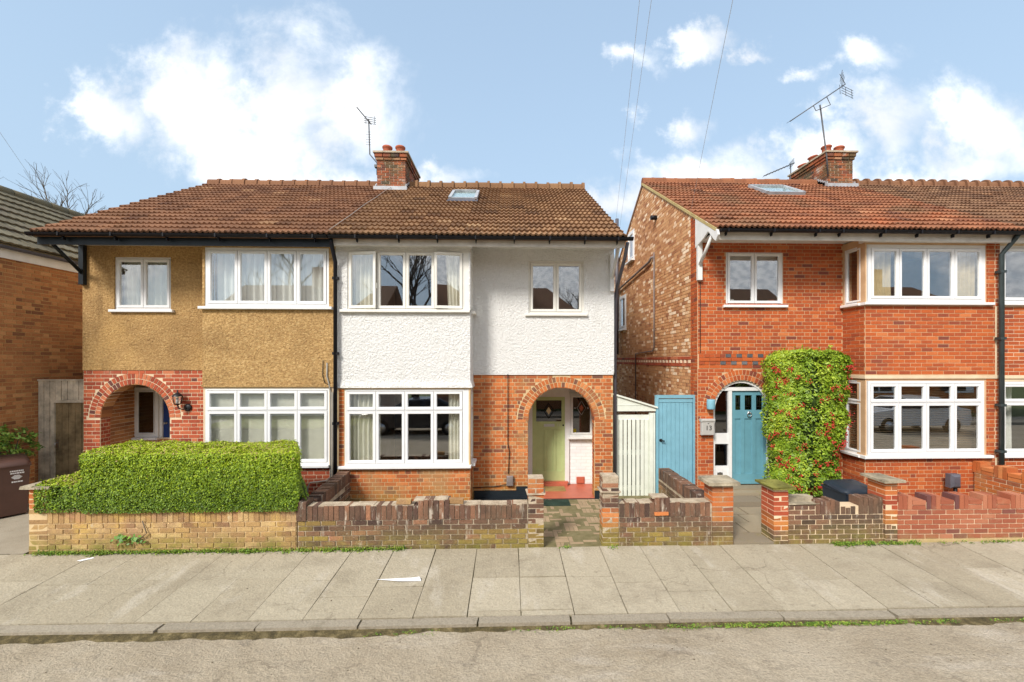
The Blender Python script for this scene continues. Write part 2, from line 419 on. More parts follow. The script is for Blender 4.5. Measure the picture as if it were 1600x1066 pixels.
class MB:
    """collects polygons, builds ONE mesh object"""
    def __init__(s, M=None):
        s.v = []
        s.f = []
        s.r = []
        s.sm = []
        s.M = M or I4()

    def add(s, vs, fs, rnd=0.5, smooth=False, M=None):
        T = s.M @ M if M is not None else s.M
        o = len(s.v)
        s.v += [tuple(T @ Vector(p)) for p in vs]
        for f in fs:
            s.f.append([o + i for i in f])
            s.r.append(rnd)
            s.sm.append(smooth)

    def box(s, x0, y0, z0, x1, y1, z1, rnd=0.5, M=None):
        vs = [(x0, y0, z0), (x1, y0, z0), (x1, y1, z0), (x0, y1, z0), (x0, y0, z1), (x1, y0, z1), (x1, y1, z1), (x0, y1, z1)]
        s.add(vs, [(0, 3, 2, 1), (4, 5, 6, 7), (0, 1, 5, 4), (1, 2, 6, 5), (2, 3, 7, 6), (3, 0, 4, 7)], rnd, M=M)

    def cbox(s, x0, y0, z0, x1, y1, z1, b=0.01, rnd=0.5, M=None):
        """box with chamfered front (-y) edges"""
        vs = [(x0, y1, z0), (x1, y1, z0), (x1, y1, z1), (x0, y1, z1), (x0, y0 + b, z0), (x1, y0 + b, z0), (x1, y0 + b, z1), (x0, y0 + b, z1),
              (x0 + b, y0, z0 + b), (x1 - b, y0, z0 + b), (x1 - b, y0, z1 - b), (x0 + b, y0, z1 - b)]
        fs = [(0, 1, 2, 3)[::-1], (0, 4, 5, 1)[::-1], (1, 5, 6, 2)[::-1], (2, 6, 7, 3)[::-1], (3, 7, 4, 0)[::-1],
              (4, 8, 9, 5)[::-1], (5, 9, 10, 6)[::-1], (6, 10, 11, 7)[::-1], (7, 11, 8, 4)[::-1], (8, 9, 10, 11)]
        s.add(vs, fs, rnd, M=M)

    def ring(s, x0, z0, x1, z1, w, y0, y1, bev=0.008, M=None):
        """rectangular frame in the xz plane, front at y0, back at y1, inner lip bevelled"""
        o = [(x0, z0), (x1, z0), (x1, z1), (x0, z1)]
        i = [(x0 + w, z0 + w), (x1 - w, z0 + w), (x1 - w, z1 - w), (x0 + w, z1 - w)]
        b = [(x0 + w - bev, z0 + w - bev), (x1 - w + bev, z0 + w - bev), (x1 - w + bev, z1 - w + bev), (x0 + w - bev, z1 - w + bev)]
        vs = [(x, y1, z) for x, z in o] + [(x, y0, z) for x, z in o] + [(x, y0, z) for x, z in b] + [(x, y0 + bev * 1.6, z) for x, z in i] + [(x, y1, z) for x, z in i]
        fs = []
        for k in range(4):
            n = (k + 1) % 4
            for a in range(4):
                fs.append((a * 4 + k, a * 4 + n, a * 4 + 4 + n, a * 4 + 4 + k))
            fs.append((16 + k, 16 + n, n, k))
        s.add(vs, fs, M=M)

    def prism(s, poly, y0, y1, rnd=0.5, M=None):
        """polygon (x,z) anticlockwise seen from -y, extruded y0 (front) to y1"""
        n = len(poly)
        vs = [(x, y0, z) for x, z in poly] + [(x, y1, z) for x, z in poly]
        fs = [tuple(range(n)), tuple(range(2 * n - 1, n - 1, -1))]
        for i in range(n):
            j = (i + 1) % n
            fs.append((j, i, n + i, n + j))
        s.add(vs, fs, rnd, M=M)

    def tube(s, pts, r, n=8, rnd=0.5, cap=True, M=None):
        pts = [Vector(p) for p in pts]
        rs = r if isinstance(r, (list, tuple)) else [r] * len(pts)
        vs, fs = [], []
        prev = None
        for i, p in enumerate(pts):
            d = (pts[min(i + 1, len(pts) - 1)] - pts[max(i - 1, 0)]).normalized()
            if prev is None:
                a = Vector((0, 0, 1)) if abs(d.z) < .9 else Vector((1, 0, 0))
                prev = d.cross(a).normalized()
            e = (prev - d * prev.dot(d)).normalized()
            prev = e
            q = d.cross(e)
            for k in range(n):
                t = 2 * PI * k / n
                vs.append(p + (e * math.cos(t) + q * math.sin(t)) * rs[i])
        for i in range(len(pts) - 1):
            for k in range(n):
                l = (k + 1) % n
                fs.append((i * n + k, i * n + l, (i + 1) * n + l, (i + 1) * n + k))
        s.add(vs, fs, rnd, True, M)
        if cap:
            o = len(s.v) - len(vs)
            s.f.append([o + k for k in range(n)][::-1])
            s.f.append([o + (len(pts) - 1) * n + k for k in range(n)])
            s.r += [rnd, rnd]
            s.sm += [False, False]

    def lathe(s, c, prof, n=16, rnd=0.5, M=None):
        """profile of (radius, z) turned round a vertical axis at c"""
        vs, fs = [], []
        for r, z in prof:
            for k in range(n):
                t = 2 * PI * k / n
                vs.append((c[0] + r * math.cos(t), c[1] + r * math.sin(t), c[2] + z))
        for i in range(len(prof) - 1):
            for k in range(n):
                l = (k + 1) % n
                fs.append((i * n + k, i * n + l, (i + 1) * n + l, (i + 1) * n + k))
        s.add(vs, fs, rnd, True, M)

    def mesh(s, name, mat):
        m = bpy.data.meshes.new(name)
        m.from_pydata(s.v, [], s.f)
        a = m.attributes.new('rnd', 'FLOAT', 'FACE')
        a.data.foreach_set('value', s.r)
        m.polygons.foreach_set('use_smooth', s.sm)
        if mat:
            m.materials.append(MATS[mat])
        m.update()
        return m

    def build(s, name, mat, parent=None, kind=None):
        o = bpy.data.objects.new(name, s.mesh(name, mat))
        link(o, parent)
        if kind:
            o['kind'] = kind
        return o


BASE = {}


def link(o, parent=None, world=None):
    """link, parent keeping world placement (parents are translated empties or world-placed meshes)"""
    COL.objects.link(o)
    if parent is not None:
        o.parent = parent
        w = BASE.get(parent.name)
        if w is not None:
            o.matrix_parent_inverse = w.inverted()


def thing(name, label, cat, loc, group=None):
    o = bpy.data.objects.new(name, None)
    COL.objects.link(o)
    o.empty_display_size = .2
    o.location = loc
    BASE[o.name] = Matrix.Translation(loc)
    o['label'] = label
    o['category'] = cat
    if group:
        o['group'] = group
    return o


def tag(o, label, cat, group=None):
    o['label'] = label
    o['category'] = cat
    if group:
        o['group'] = group
    return o


def struct(o):
    o['kind'] = 'structure'
    return o


def Tr(x, y, z):
    return Matrix.Translation((x, y, z))


def Rz(a):
    return Matrix.Rotation(a, 4, 'Z')


# ------------------------------------------------------------------ bricks and other repeated pieces
NLEV = 14
_UNIT = {}


def unit(mat, lev, style):
    """shared unit-cube piece with its own tint; 'old' ones have knocked corners"""
    key = (mat, lev, style)
    if key not in _UNIT:
        rr = random.Random(lev * 31 + len(mat))
        b = MB()
        j = {'clean': .0, 'old': .035, 'worn': .018}[style]
        b.box(-.5, -.5, -.5, .5, .5, .5, lev / (NLEV - 1))
        b.v = [tuple(c * (1 - rr.random() * j * 2) for c in p) for p in b.v]
        _UNIT[key] = b.mesh('brick', mat)
    return _UNIT[key]


class Pieces:
    """bricks (or slabs) of one thing: the 300 that show largest become objects, the rest one joined part"""
    def __init__(s, name='brick', limit=300, lrnd=None):
        s.n = name
        s.limit = limit
        s.l = []
        s.rr = random.Random(lrnd or 5)

    def put(s, M, mat, style='clean', lev=None, parent=None):
        if lev is None:
            lev = min(NLEV - 1, max(0, int(s.rr.gauss(7.2, 3.3))))
        p = M.translation
        d = max(.5, p.y)
        vis = abs(p.x / d) < 1.25
        a = Vector((M[0][0], M[1][0], M[2][0])).length * Vector((M[0][2], M[1][2], M[2][2])).length / d / d
        if not vis:
            a *= .01
        s.l.append((a, M, mat, style, lev, parent))

    def box(s, x0, y0, z0, x1, y1, z1, mat, style='clean', M=None, jit=0.0, lev=None, parent=None):
        L = Tr((x0 + x1) / 2, (y0 + y1) / 2, (z0 + z1) / 2)
        if jit:
            L = L @ Euler((s.rr.gauss(0, jit), s.rr.gauss(0, jit), s.rr.gauss(0, jit))).to_matrix().to_4x4()
        L = L @ Matrix.Diagonal((x1 - x0, y1 - y0, z1 - z0, 1))
        s.put((M @ L) if M is not None else L, mat, style, lev, parent)

    def flush(s, parent):
        s.l.sort(key=lambda t: -t[0])
        rest = {}
        for i, (a, M, mat, style, lev, par) in enumerate(s.l):
            me = unit(mat, lev, style)
            if i < s.limit:
                o = bpy.data.objects.new(s.n, me)
                o.matrix_basis = M
                link(o, par or parent)
            else:
                rest.setdefault(mat, []).append((M, me, lev))
        for mat, L in rest.items():
            b = MB()
            for M, me, lev in L:
                b.add([v.co for v in me.vertices], [tuple(p.vertices) for p in me.polygons], lev / (NLEV - 1), M=M)
            b.build('brickwork', mat, parent, 'stuff')


def free(u0, u1, z, holes):
    iv = [(u0, u1)]
    for h in holes:
        if h[0] == 'r':
            if not (h[3] < z < h[4]):
                continue
            a, b = h[1], h[2]
        else:
            _, uc, ri, ro, zs, zb = h
            if z < zb or z > zs + ro:
                continue
            w = ri if z <= zs else math.sqrt(max(0, ro * ro - (z - zs) ** 2))
            a, b = uc - w, uc + w
        nv = []
        for p, q in iv:
            if b <= p or a >= q:
                nv.append((p, q))
            else:
                if a > p:
                    nv.append((p, a))
                if b < q:
                    nv.append((b, q))
        iv = nv
    return iv


def lay(P, M, u0, u1, z0, z1, mat, bond='stretcher', holes=(), style='clean', ztop=None, parent=None, depth=.03, proud=.006, ch=.075, jit=0.0):
    """lay courses of bricks on the local xz plane of M (front towards -y)"""
    rr = P.rr
    c = 0
    z = z0
    J = .0068
    while z < z1 - .03:
        h = min(ch, z1 - z)
        zc = z + h / 2
        if bond == 'english':
            pat = [.225] if c % 2 else [.1125]
            off = .056 if c % 2 else 0
        elif bond == 'flemish':
            pat = [.225, .1125]
            off = .169 * (c % 2)
        elif bond == 'header':
            pat = [.1125]
            off = .056 * (c % 2)
        else:
            pat = [.225]
            off = .1125 * (c % 2)
        off += rr.uniform(-.006, .006)
        a0, a1 = u0, u1
        if ztop:
            while a0 < a1 and ztop(a0) < z + h:
                a0 += .03
            while a1 > a0 and ztop(a1) < z + h:
                a1 -= .03
        iv = free(a0, a1, zc, holes)
        x = u0 - off
        i = 0
        while x < a1:
            L = pat[i % len(pat)]
            for p, q in iv:
                a, b = max(x, p), min(x + L, q)
                if b - a > .035:
                    pr = proud + rr.uniform(-.002, .002)
                    P.box(a + J, -pr, z + J, b - J, -pr + depth, z + h - J, mat, style, M, jit, None, parent)
            x += L
            i += 1
        z += h
        c += 1


def panel(mb, u0, u1, z0, z1, holes, thick, M, y0=0.0, arcn=24):
    """wall slab with openings, front at local y0"""
    xs = {u0, u1}
    for h in holes:
        if h[0] == 'r':
            xs |= {h[1], h[2]}
        else:
            _, uc, ri, ro, zs, zb = h
            for k in range(arcn + 1):
                xs.add(uc - ri * math.cos(PI * k / arcn))
    xs = sorted(x for x in xs if u0 <= x <= u1)
    for a, b in zip(xs, xs[1:]):
        if b - a < 1e-4:
            continue
        m = (a + b) / 2
        cuts = []
        for h in holes:
            if h[0] == 'r' and h[1] < m < h[2]:
                cuts.append((h[3], h[4]))
            elif h[0] == 'a' and abs(m - h[1]) < h[2]:
                cuts.append((h[5], h[4] + math.sqrt(h[2] ** 2 - (m - h[1]) ** 2)))
        z = z0
        for c0, c1 in sorted(cuts):
            if c0 > z:
                mb.box(a, y0, z, b, y0 + thick, min(c0, z1), M=M)
            z = max(z, c1)
        if z < z1:
            mb.box(a, y0, z, b, y0 + thick, z1, M=M)


def arch(parent, M, uc, zs, ri, mat, rings=2, rw=.112, depth=.24, lining='brick_orange', nstep=.076, proud=.007):
    """rowlock arch: every voussoir an object of its own, plus the curved soffit"""
    rr = random.Random(int(uc * 100))
    for k in range(rings):
        r0 = ri + k * rw
        r1 = r0 + rw - .014
        n = max(8, int(PI * (r0 + rw / 2) / nstep))
        da = PI / n
        ms = []
        for lev in range(6):
            b = MB()
            g_ = .0075
            poly = []
            for a, r in ((-da / 2 + g_ / r0, r0), (da / 2 - g_ / r0, r0), (da / 2 - g_ / r1, r1), (-da / 2 + g_ / r1, r1)):
                poly.append((r * math.sin(a), r * math.cos(a)))
            b.prism(poly, -proud, .05, lev / 5)
            ms.append(b.mesh('arch_brick', mat))
        for i in range(n):
            t = -PI / 2 + da * (i + .5)
            o = bpy.data.objects.new('arch_brick', ms[rr.randrange(6)])
            o.matrix_basis = M @ Tr(uc, 0, zs) @ Matrix.Rotation(t, 4, 'Y')
            link(o, parent)
    if lining:
        b = MB(M)
        n = 28
        for i in range(n):
            a0, a1 = PI * i / n, PI * (i + 1) / n
            q = []
            for a in (a0, a1):
                q.append((uc + (ri + .002) * math.cos(a), zs + (ri + .002) * math.sin(a)))
            p = []
            for a in (a0, a1):
                p.append((uc + (ri - .012) * math.cos(a), zs + (ri - .012) * math.sin(a)))
            b.add([(p[0][0], .0, p[0][1]), (p[1][0], .0, p[1][1]), (p[1][0], depth, p[1][1]), (p[0][0], depth, p[0][1]),
                   (q[0][0], .0, q[0][1]), (q[1][0], .0, q[1][1])], [(0, 3, 2, 1), (0, 1, 5, 4)], (i % 5) / 4)
        b.build('arch_soffit', lining, parent)


# ------------------------------------------------------------------ windows
def casement(parent, M, x0, z0, x1, z1, mat, sw=.052, y=-.012, glassmat='glass', openang=0, hinge='l'):
    T = M
    if openang:
        hx = x0 if hinge == 'l' else x1
        T = M @ Tr(hx, y, 0) @ Rz(-openang if hinge == 'l' else openang) @ Tr(-hx, -y, 0)
    b = MB(T)
    b.ring(x0 + .006, z0 + .006, x1 - .006, z1 - .006, sw, y, y + .05)
    c = b.build('casement', mat, parent)
    p = MB(T)
    p.box(x0 + sw - .004, y + .024, z0 + sw - .004, x1 - sw + .004, y + .030, z1 - sw + .004)
    p.build('pane', glassmat, parent)


def window(house, M, x0, x1, z0, z1, lights, mat='upvc_white', transom=None, fw=.035, sill=(.06, .05), sillmat=None, opens={}, gl='glass', handles=True, sw=.052):
    """x0..x1, z0..z1 clear opening; lights = number of side-by-side casements; the part 'window' is its outer frame"""
    b = MB(M)
    b.ring(x0, z0, x1, z1, fw, .0, .07, .004)
    n = lights
    w = (x1 - x0 - 2 * fw) / n
    for i in range(1, n):
        xm = x0 + fw + w * i
        b.box(xm - .008, .012, z0 + fw, xm + .008, .06, z1 - fw)
    if transom:
        b.box(x0 + fw, .004, transom - .01, x1 - fw, .06, transom + .01)
    win = b.build('window', mat, house)
    for i in range(n):
        a = x0 + fw + w * i
        op, hg = opens.get(i, (0, 'l'))
        if transom:
            casement(win, M, a, z0 + fw, a + w, transom - .008, mat, sw, glassmat=gl)
            casement(win, M, a, transom + .008, a + w, z1 - fw, mat, sw, glassmat=gl)
        else:
            casement(win, M, a, z0 + fw, a + w, z1 - fw, mat, sw, glassmat=gl, openang=op, hinge=hg)
        if handles and (i % 2 == 0):
            h = MB(M)
            hx = a + w - .03
            hz_ = z0 + (z1 - z0) * .42
            h.box(hx - .006, .048, hz_ - .05, hx + .006, .066, hz_ + .05)
            h.build('handle', mat, win)
    if sill:
        s_ = MB(M)
        e, d = sill
        s_.prism([(0, 0), (0, 0)], 0, 0) if False else None
        s_.cbox(x0 - e, -d - .03, z0 - .055, x1 + e, .05, z0 - .002, .008)
        s_.build('sill', sillmat or mat, win)
    return win


def curtain(name, label, x0, x1, z0, z1, Y, mat, folds=6, group=None, taper=0.0, lean=0):
    b = MB()
    n = folds * 6
    m = 6
    vs, fs = [], []
    for j in range(m + 1):
        t = j / m
        z = z1 + (z0 - z1) * t
        for i in range(n + 1):
            s_ = i / n
            x = x0 + (x1 - x0) * s_ * (1 - taper * t) + lean * t
            vs.append((x, Y + .035 * math.sin(s_ * folds * 2 * PI + .4 * math.sin(3 * t)) + .01 * math.sin(s_ * 17), z))
    for j in range(m):
        for i in range(n):
            a = j * (n + 1) + i
            fs.append((a, a + n + 1, a + n + 2, a + 1))
    k = len(vs)
    vs += [(x, y + .004, z) for x, y, z in vs]
    fs += [tuple(k + q for q in f[::-1]) for f in fs]
    b.add(vs, fs, .5, True)
    return tag(b.build(name, mat), label, 'curtain', group)


def fuzz_leaves(b, pts, size, rr, up=.25, lev=None, asp=.55, byn=None):
    """one bent leaf (two triangles pairs) per (point, normal)"""
    for p, n in pts:
        n0 = n
        d = Vector((rr.gauss(0, 1), rr.gauss(0, 1), rr.gauss(0, 1)))
        n = (Vector(n) + d * .55 + Vector((0, 0, up))).normalized()
        t = n.cross(Vector((rr.gauss(0, 1), rr.gauss(0, 1), rr.gauss(0, 1)))).normalized()
        q = n.cross(t)
        s_ = size * rr.uniform(.6, 1.35)
        p = Vector(p)
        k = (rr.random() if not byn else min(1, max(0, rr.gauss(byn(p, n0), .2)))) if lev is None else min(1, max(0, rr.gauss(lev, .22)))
        b.add([p - t * s_, p + q * s_ * asp - n * s_ * .15, p + t * s_ - n * s_ * .3, p - q * s_ * asp - n * s_ * .15], [(0, 1, 2), (0, 2, 3)], k)


# ================================================================== GROUND
def pave_z(y):
    return -.09 + (y - 5.0) * .09 / 1.6 if y < 6.6 else 0.0


b = MB()
b.add([(-400, 8.0, -.16), (400, 8.0, -.16), (400, 900, -.16), (-400, 900, -.16)], [(0, 1, 2, 3)])
b.add([(-400, -900, -.30), (400, -900, -.30), (400, 8.0, -.30), (-400, 8.0, -.30)], [(0, 1, 2, 3)])
struct(b.build('ground', 'grass_ground'))

b = MB()
n = 60
for i in range(n):
    xa, xb = -45 + 90 * i / n, -45 + 90 * (i + 1) / n
    ys = [-2.6, -1.5, 0, 1.5, 3, 4.2, 4.88]
    zs = [-.15, -.11, -.08, -.075, -.09, -.118, -.142]
    for j in range(6):
        b.add([(xa, ys[j], zs[j]), (xb, ys[j], zs[j]), (xb, ys[j + 1], zs[j + 1]), (xa, ys[j + 1], zs[j + 1])], [(0, 1, 2, 3)], smooth=True)
struct(b.build('road', 'asphalt'))
b = MB()
b.box(-45, -4.6, -.4, 45, -2.6, -.04)
struct(b.build('far_pavement', 'concrete'))

# pavement: a bed, and every flagstone laid on it
b = MB()
b.add([(-45, 4.99, -.115), (45, 4.99, -.115), (45, 6.62, -.022), (-45, 6.62, -.022)], [(0, 1, 2, 3)])
b.add([(-45, 6.62, -.022), (45, 6.62, -.022), (45, 9.4, -.022), (-45, 9.4, -.022)], [(0, 1, 2, 3)])
pav = struct(b.build('pavement', 'paving_base'))
P = Pieces('flagstone', 300, 3)
rr = random.Random(8)
tilt = math.atan(.09 / 1.6)
k = -17
while k < 20:
    xa = .14 + .61 * k
    xb = xa + .61
    opts = [[5.0, 5.78, 6.6], [5.0, 5.86, 6.6], [5.0, 6.6], [5.0, 5.42, 6.6], [5.0, 5.62, 6.6], [5.0, 5.13, 5.86, 6.6]]
    rows = opts[rr.choice([0, 0, 1, 1, 2, 3, 4, 4, 5])]
    if k in (-1, 0):
        rows = [5.0, 5.10, 5.80, 6.6]
    if k > 3:
        rows = opts[rr.choice([2, 2, 4, 1])]
    for ya, yb in zip(rows, rows[1:]):
        ym = (ya + yb) / 2
        gp = .008 if k > -5 else .004
        sink = rr.uniform(-.005, .003) if k > -6 else rr.uniform(-.002, .001)
        L = Tr((xa + xb) / 2, ym, pave_z(ym) - .02 + sink) @ Matrix.Rotation(tilt + rr.gauss(0, .004), 4, 'X') @ Matrix.Rotation(rr.gauss(0, .003), 4, 'Y') @ Rz(rr.gauss(0, .004)) \
            @ Matrix.Diagonal((xb - xa - gp * rr.uniform(.8, 1.8), yb - ya - gp * rr.uniform(.8, 2), .04, 1))
        P.put(L, 'flagstone', 'clean')
    k += 1
P.flush(pav)

# kerb
b = MB()
b.box(-45, 4.90, -.3, 45, 4.995, -.13)
kerb = struct(b.build('kerb', 'paving_base'))
P = Pieces('kerb_stone', 300, 4)
x = -13.6
while x < 14:
    L = rr.choice([1.03, 1.1, 1.3, 2.1])
    if abs(x) > .3:
        pass
    M = Tr(x + L / 2, 4.925 + rr.gauss(0, .004), -.175 + rr.gauss(0, .004)) @ Rz(rr.gauss(0, .003)) @ Matrix.Rotation(rr.gauss(0, .003), 4, 'Y') @ Matrix.Diagonal((L - .004, .135, .17, 1))
    P.put(M, 'kerbstone', 'worn')
    x += L
P.flush(kerb)

# grit and dirt lying along the kerb
b = MB()
rr = random.Random(21)
xs = [-14 + .09 * i for i in range(312)]
vs, fs = [], []
for i, x in enumerate(xs):
    w = .03 + .10 * abs(mnoise.noise((x * .9, 3.1, 0))) + .05 * rr.random() + (.16 * max(0, mnoise.noise((x * .5, 9, 0))) if x > -1 else .05)
    vs += [(x, 4.872, -.122), (x, 4.86 - w * .5, -.128 - .002 * rr.random()), (x, 4.86 - w, -.1395)]
for i in range(len(xs) - 1):
    a = 3 * i
    fs += [(a, a + 1, a + 4, a + 3), (a + 1, a + 2, a + 5, a + 4)]
b.add(vs, fs)
o = b.build('gutter_dirt', 'gutter_dirt', None, 'stuff')
tag(o, 'dark grit and moss lying along the foot of the kerb', 'dirt')
b = MB()
for i in range(170):
    x = rr.uniform(-6, 6.5)
    y = rr.uniform(3.6, 4.8) if rr.random() < .6 else rr.uniform(3.4, 6.5)
    zz = (-.118 - .022 * max(0, (y - 4.2) / .68)) if y < 4.86 else pave_z(y)
    if 4.8 < y < 5.02:
        continue
    s_ = rr.uniform(.003, .009) * (1.6 if rr.random() < .05 else 1)
    b.lathe((x, y, zz), [(s_, -.004), (s_ * .8, s_ * .6), (0.0005, s_ * .8)], 5, rr.random())
o = b.build('loose_grit', 'soil', None, 'stuff')
tag(o, 'loose specks of grit scattered over road and pavement', 'grit')

# front garden floors
b = MB()
b.box(-3.05, 6.85, -.3, .50, 9.0, -.06)
struct(b.build('garden_bed_middle', 'soil'))
b = MB()
b.box(-6.9, 6.85, -.3, -3.06, 9.0, .02)
struct(b.build('garden_bed_left', 'soil'))
b = MB()
b.add([(-16, 6.601, .004), (-7.0, 6.601, .004), (-7.0, 9.6, .09), (-16, 9.6, .09)], [(0, 1, 2, 3)])
b.add([(-7.0, 6.84, .004), (-6.9, 6.84, .004), (-6.9, 9.6, .03), (-7.0, 9.6, .09)], [(0, 1, 2, 3)])
struct(b.build('driveway', 'concrete'))
b = MB()
b.box(1.9, 6.85, -.3, 3.06, 9.4, -.05)
struct(b.build('side_passage', 'grass_ground'))
b = MB()
b.box(6.0, 6.85, -.3, 14, 9.0, -.02)
struct(b.build('garden_bed_right', 'soil'))

# block path to the green door
b = MB()
b.box(.50, 6.60, -.3, 1.90, 9.0, -.035)
path = struct(b.build('block_path', 'paving_base'))
P = Pieces('block', 300, 6)
rr = random.Random(4)
cell = .2175
for i in range(8):
    for j in range(12):
        x0, y0 = .505 + i * cell, 6.605 + j * cell
        if x0 + cell > 1.90 or (x0 + cell > 1.42 and y0 < 6.9) or y0 > 8.85:
            continue
        for q in range(3):
            if (i + j) % 2:
                P.box(x0 + q * cell / 3 + .004, y0 + .004, -.06, x0 + (q + 1) * cell / 3 - .004, y0 + cell - .004, -.022 + rr.uniform(-.004, .004), 'path_block', 'worn', jit=.006)
            else:
                P.box(x0 + .004, y0 + q * cell / 3 + .004, -.06, x0 + cell - .004, y0 + (q + 1) * cell / 3 - .004, -.022 + rr.uniform(-.004, .004), 'path_block', 'worn', jit=.006)
P.flush(path)

# stone path and steps to the blue door
b = MB()
b.box(3.40, 6.60, -.3, 6.0, 9.0, -.03)
sp = struct(b.build('stone_path', 'paving_base'))
P = Pieces('slab', 300, 9)
for (x0, y0, x1, y1, z) in [(3.42, 6.60, 4.04, 6.98, .03), (3.42, 6.99, 3.86, 7.42, .03), (3.87, 6.99, 4.6, 7.42, .032), (3.42, 7.43, 4.1, 7.8, .03), (4.11, 7.43, 4.9, 7.8, .028),
                            (3.45, 7.81, 4.3, 8.2, .03), (4.31, 7.81, 5.5, 8.2, .03), (4.91, 7.0, 5.9, 7.8, .028)]:
    P.box(x0, y0, -.05, x1, y1, z, 'york_stone', 'worn')
P.box(4.05, 8.21, -.05, 4.85, 8.60, .12, 'york_stone', 'worn')
P.box(4.86, 8.21, -.05, 5.70, 8.60, .12, 'york_stone', 'worn')
P.box(4.20, 8.61, -.05, 5.60, 8.97, .17, 'york_stone', 'worn')
P.flush(sp)


# ================================================================== HOUSES
MY, BY = 8.98, 8.40          # main front wall plane, bay plane
RIDGE_Y, EAVE_Y = 12.70, 8.05
BACK = 16.42
FR = Tr(0, MY, 0)
FB = Tr(0, BY, 0)


def left_face(X):
    return Tr(X, 0, 0) @ Rz(-PI / 2)     # u = -Y, front towards -X


def right_face(X):
    return Tr(X, 0, 0) @ Rz(PI / 2)      # u = Y, front towards +X


_TILE = {}


def tile_mesh(mat, lev, w, ln, rolls, amp):
    key = (mat, lev, round(w, 3), round(ln, 3), rolls)
    if key in _TILE:
        return _TILE[key]
    b = MB()
    n = rolls * 6
    lift = .048

    def h(x):
        t = (x / w * rolls) % 1.0
        return amp * (math.sin(PI * min(1, t / .62)) if t < .62 else -.18 * math.sin(PI * (t - .62) / .38))
    xs = [w * i / n for i in range(n + 1)]
    top = [(x, 0, lift + h(x)) for x in xs] + [(x, ln, h(x)) for x in xs]
    m = n + 1
    b.add(top, [(i, i + 1, m + i + 1, m + i) for i in range(n)], lev / 5, True)
    b.add([(x, 0, lift + h(x)) for x in xs] + [(x, .006, lift + h(x) - .038) for x in xs], [(i + m, i + m + 1, i + 1, i) for i in range(n)], lev / 5)
    for x in (0, w):
        b.add([(x, 0, lift + h(x) - .038), (x, 0, lift + h(x)), (x, ln, h(x)), (x, ln, h(x) - .03)], [(0, 1, 2, 3)], lev / 5)
    _TILE[key] = b.mesh('roof_tile', mat)
    return _TILE[key]


def tile_slope(roof_obj, M, wid, L, nc, mat, w=.30, rolls=3, amp=.024, skip=None, limit=300, seed=1, jit=.004):
    rr = random.Random(seed)
    gauge = L / nc
    nw = max(1, round(wid / w))
    w = wid / nw
    made = 0
    rest = MB()
    for c in range(nc):
        for i in range(nw):
            if skip and skip(w * (i + .5), gauge * (c + .5)):
                continue
            lev = min(5, max(0, int(rr.gauss(2.9, .95))))
            me = tile_mesh(mat, lev, w, gauge + .06, rolls, amp)
            T = M @ Tr(w * i, gauge * c + rr.gauss(0, jit), .004 + rr.gauss(0, jit * .6)) @ Rz(rr.gauss(0, jit * 1.5))
            if made < limit:
                o = bpy.data.objects.new('roof_tile', me)
                o.matrix_basis = T
                link(o, roof_obj)
                made += 1
            else:
                rest.add([v.co for v in me.vertices], [tuple(p.vertices) for p in me.polygons], lev / 5, True, M=T)
    if rest.v:
        rest.build('roof_tiling', mat, roof_obj, 'stuff')


def ridge(roof_obj, x0, x1, Y, Z, mat, step=.33, bump=.022, seed=2):
    rr = random.Random(seed)
    n = int((x1 - x0) / step)
    step = (x1 - x0) / n
    ms = []
    for lev in range(3):
        b = MB()
        r = .105
        prof = [(-.12, -.10)] + [(-r * math.cos(PI * k / 8), r * math.sin(PI * k / 8) * .8) for k in range(9)] + [(.12, -.10)]
        ln = step
        for a, c, s_ in ((0, ln - .07, 1), (ln - .07, ln, 1 + bump / r * 2.2)):
            vs = [(a, p * s_, q * s_) for p, q in prof] + [(c, p * s_, q * s_) for p, q in prof]
            m = len(prof)
            b.add(vs, [(i, i + 1, m + i + 1, m + i) for i in range(m - 1)], .35 + lev * .15, True)
            b.add(vs[:m], [tuple(range(m))], .35)
            b.add(vs[m:], [tuple(range(m))[::-1]], .35)
        ms.append(b.mesh('ridge_tile', mat))
    for i in range(n):
        o = bpy.data.objects.new('ridge_tile', ms[rr.randrange(3)])
        o.matrix_basis = Tr(x0 + step * i, Y, Z + rr.gauss(0, .006)) @ Matrix.Rotation(rr.gauss(0, .008), 4, 'Y')
        link(o, roof_obj)


def make_roof(house, x0, x1, Ze, Zr, mat, nc, ridgemat, skip=None, seed=1, ridgebump=.022, verge=()):
    run, rise = RIDGE_Y - EAVE_Y, Zr - Ze
    pitch = math.atan2(rise, run)
    L = math.hypot(run, rise)
    b = MB()
    M = Tr(x0, EAVE_Y, Ze) @ Matrix.Rotation(pitch, 4, 'X')
    b.box(0, .02, -.075, x1 - x0, L, -.006, M=M)
    M2 = Tr(x1, 2 * RIDGE_Y - EAVE_Y, Ze) @ Rz(PI) @ Matrix.Rotation(pitch, 4, 'X')
    b.box(0, .0, -.075, x1 - x0, L, .02, M=M2)
    rf = b.build('roof', 'tile_dark', house)
    tile_slope(rf, M, x1 - x0, L - .03, nc, mat, skip=skip, seed=seed)
    ridge(rf, x0, x1, RIDGE_Y, Zr + .06, ridgemat, seed=seed, bump=ridgebump)
    for X in verge:
        v = MB(M)
        a, c = (X - x0 - .02, X - x0 + .02) if X > x0 + 1 else (X - x0 - .02, X - x0 + .02)
        v.box(a, .05, -.06, c, L, -.004)
        v.build('verge', 'verge_mortar', rf)
    return rf, M, L


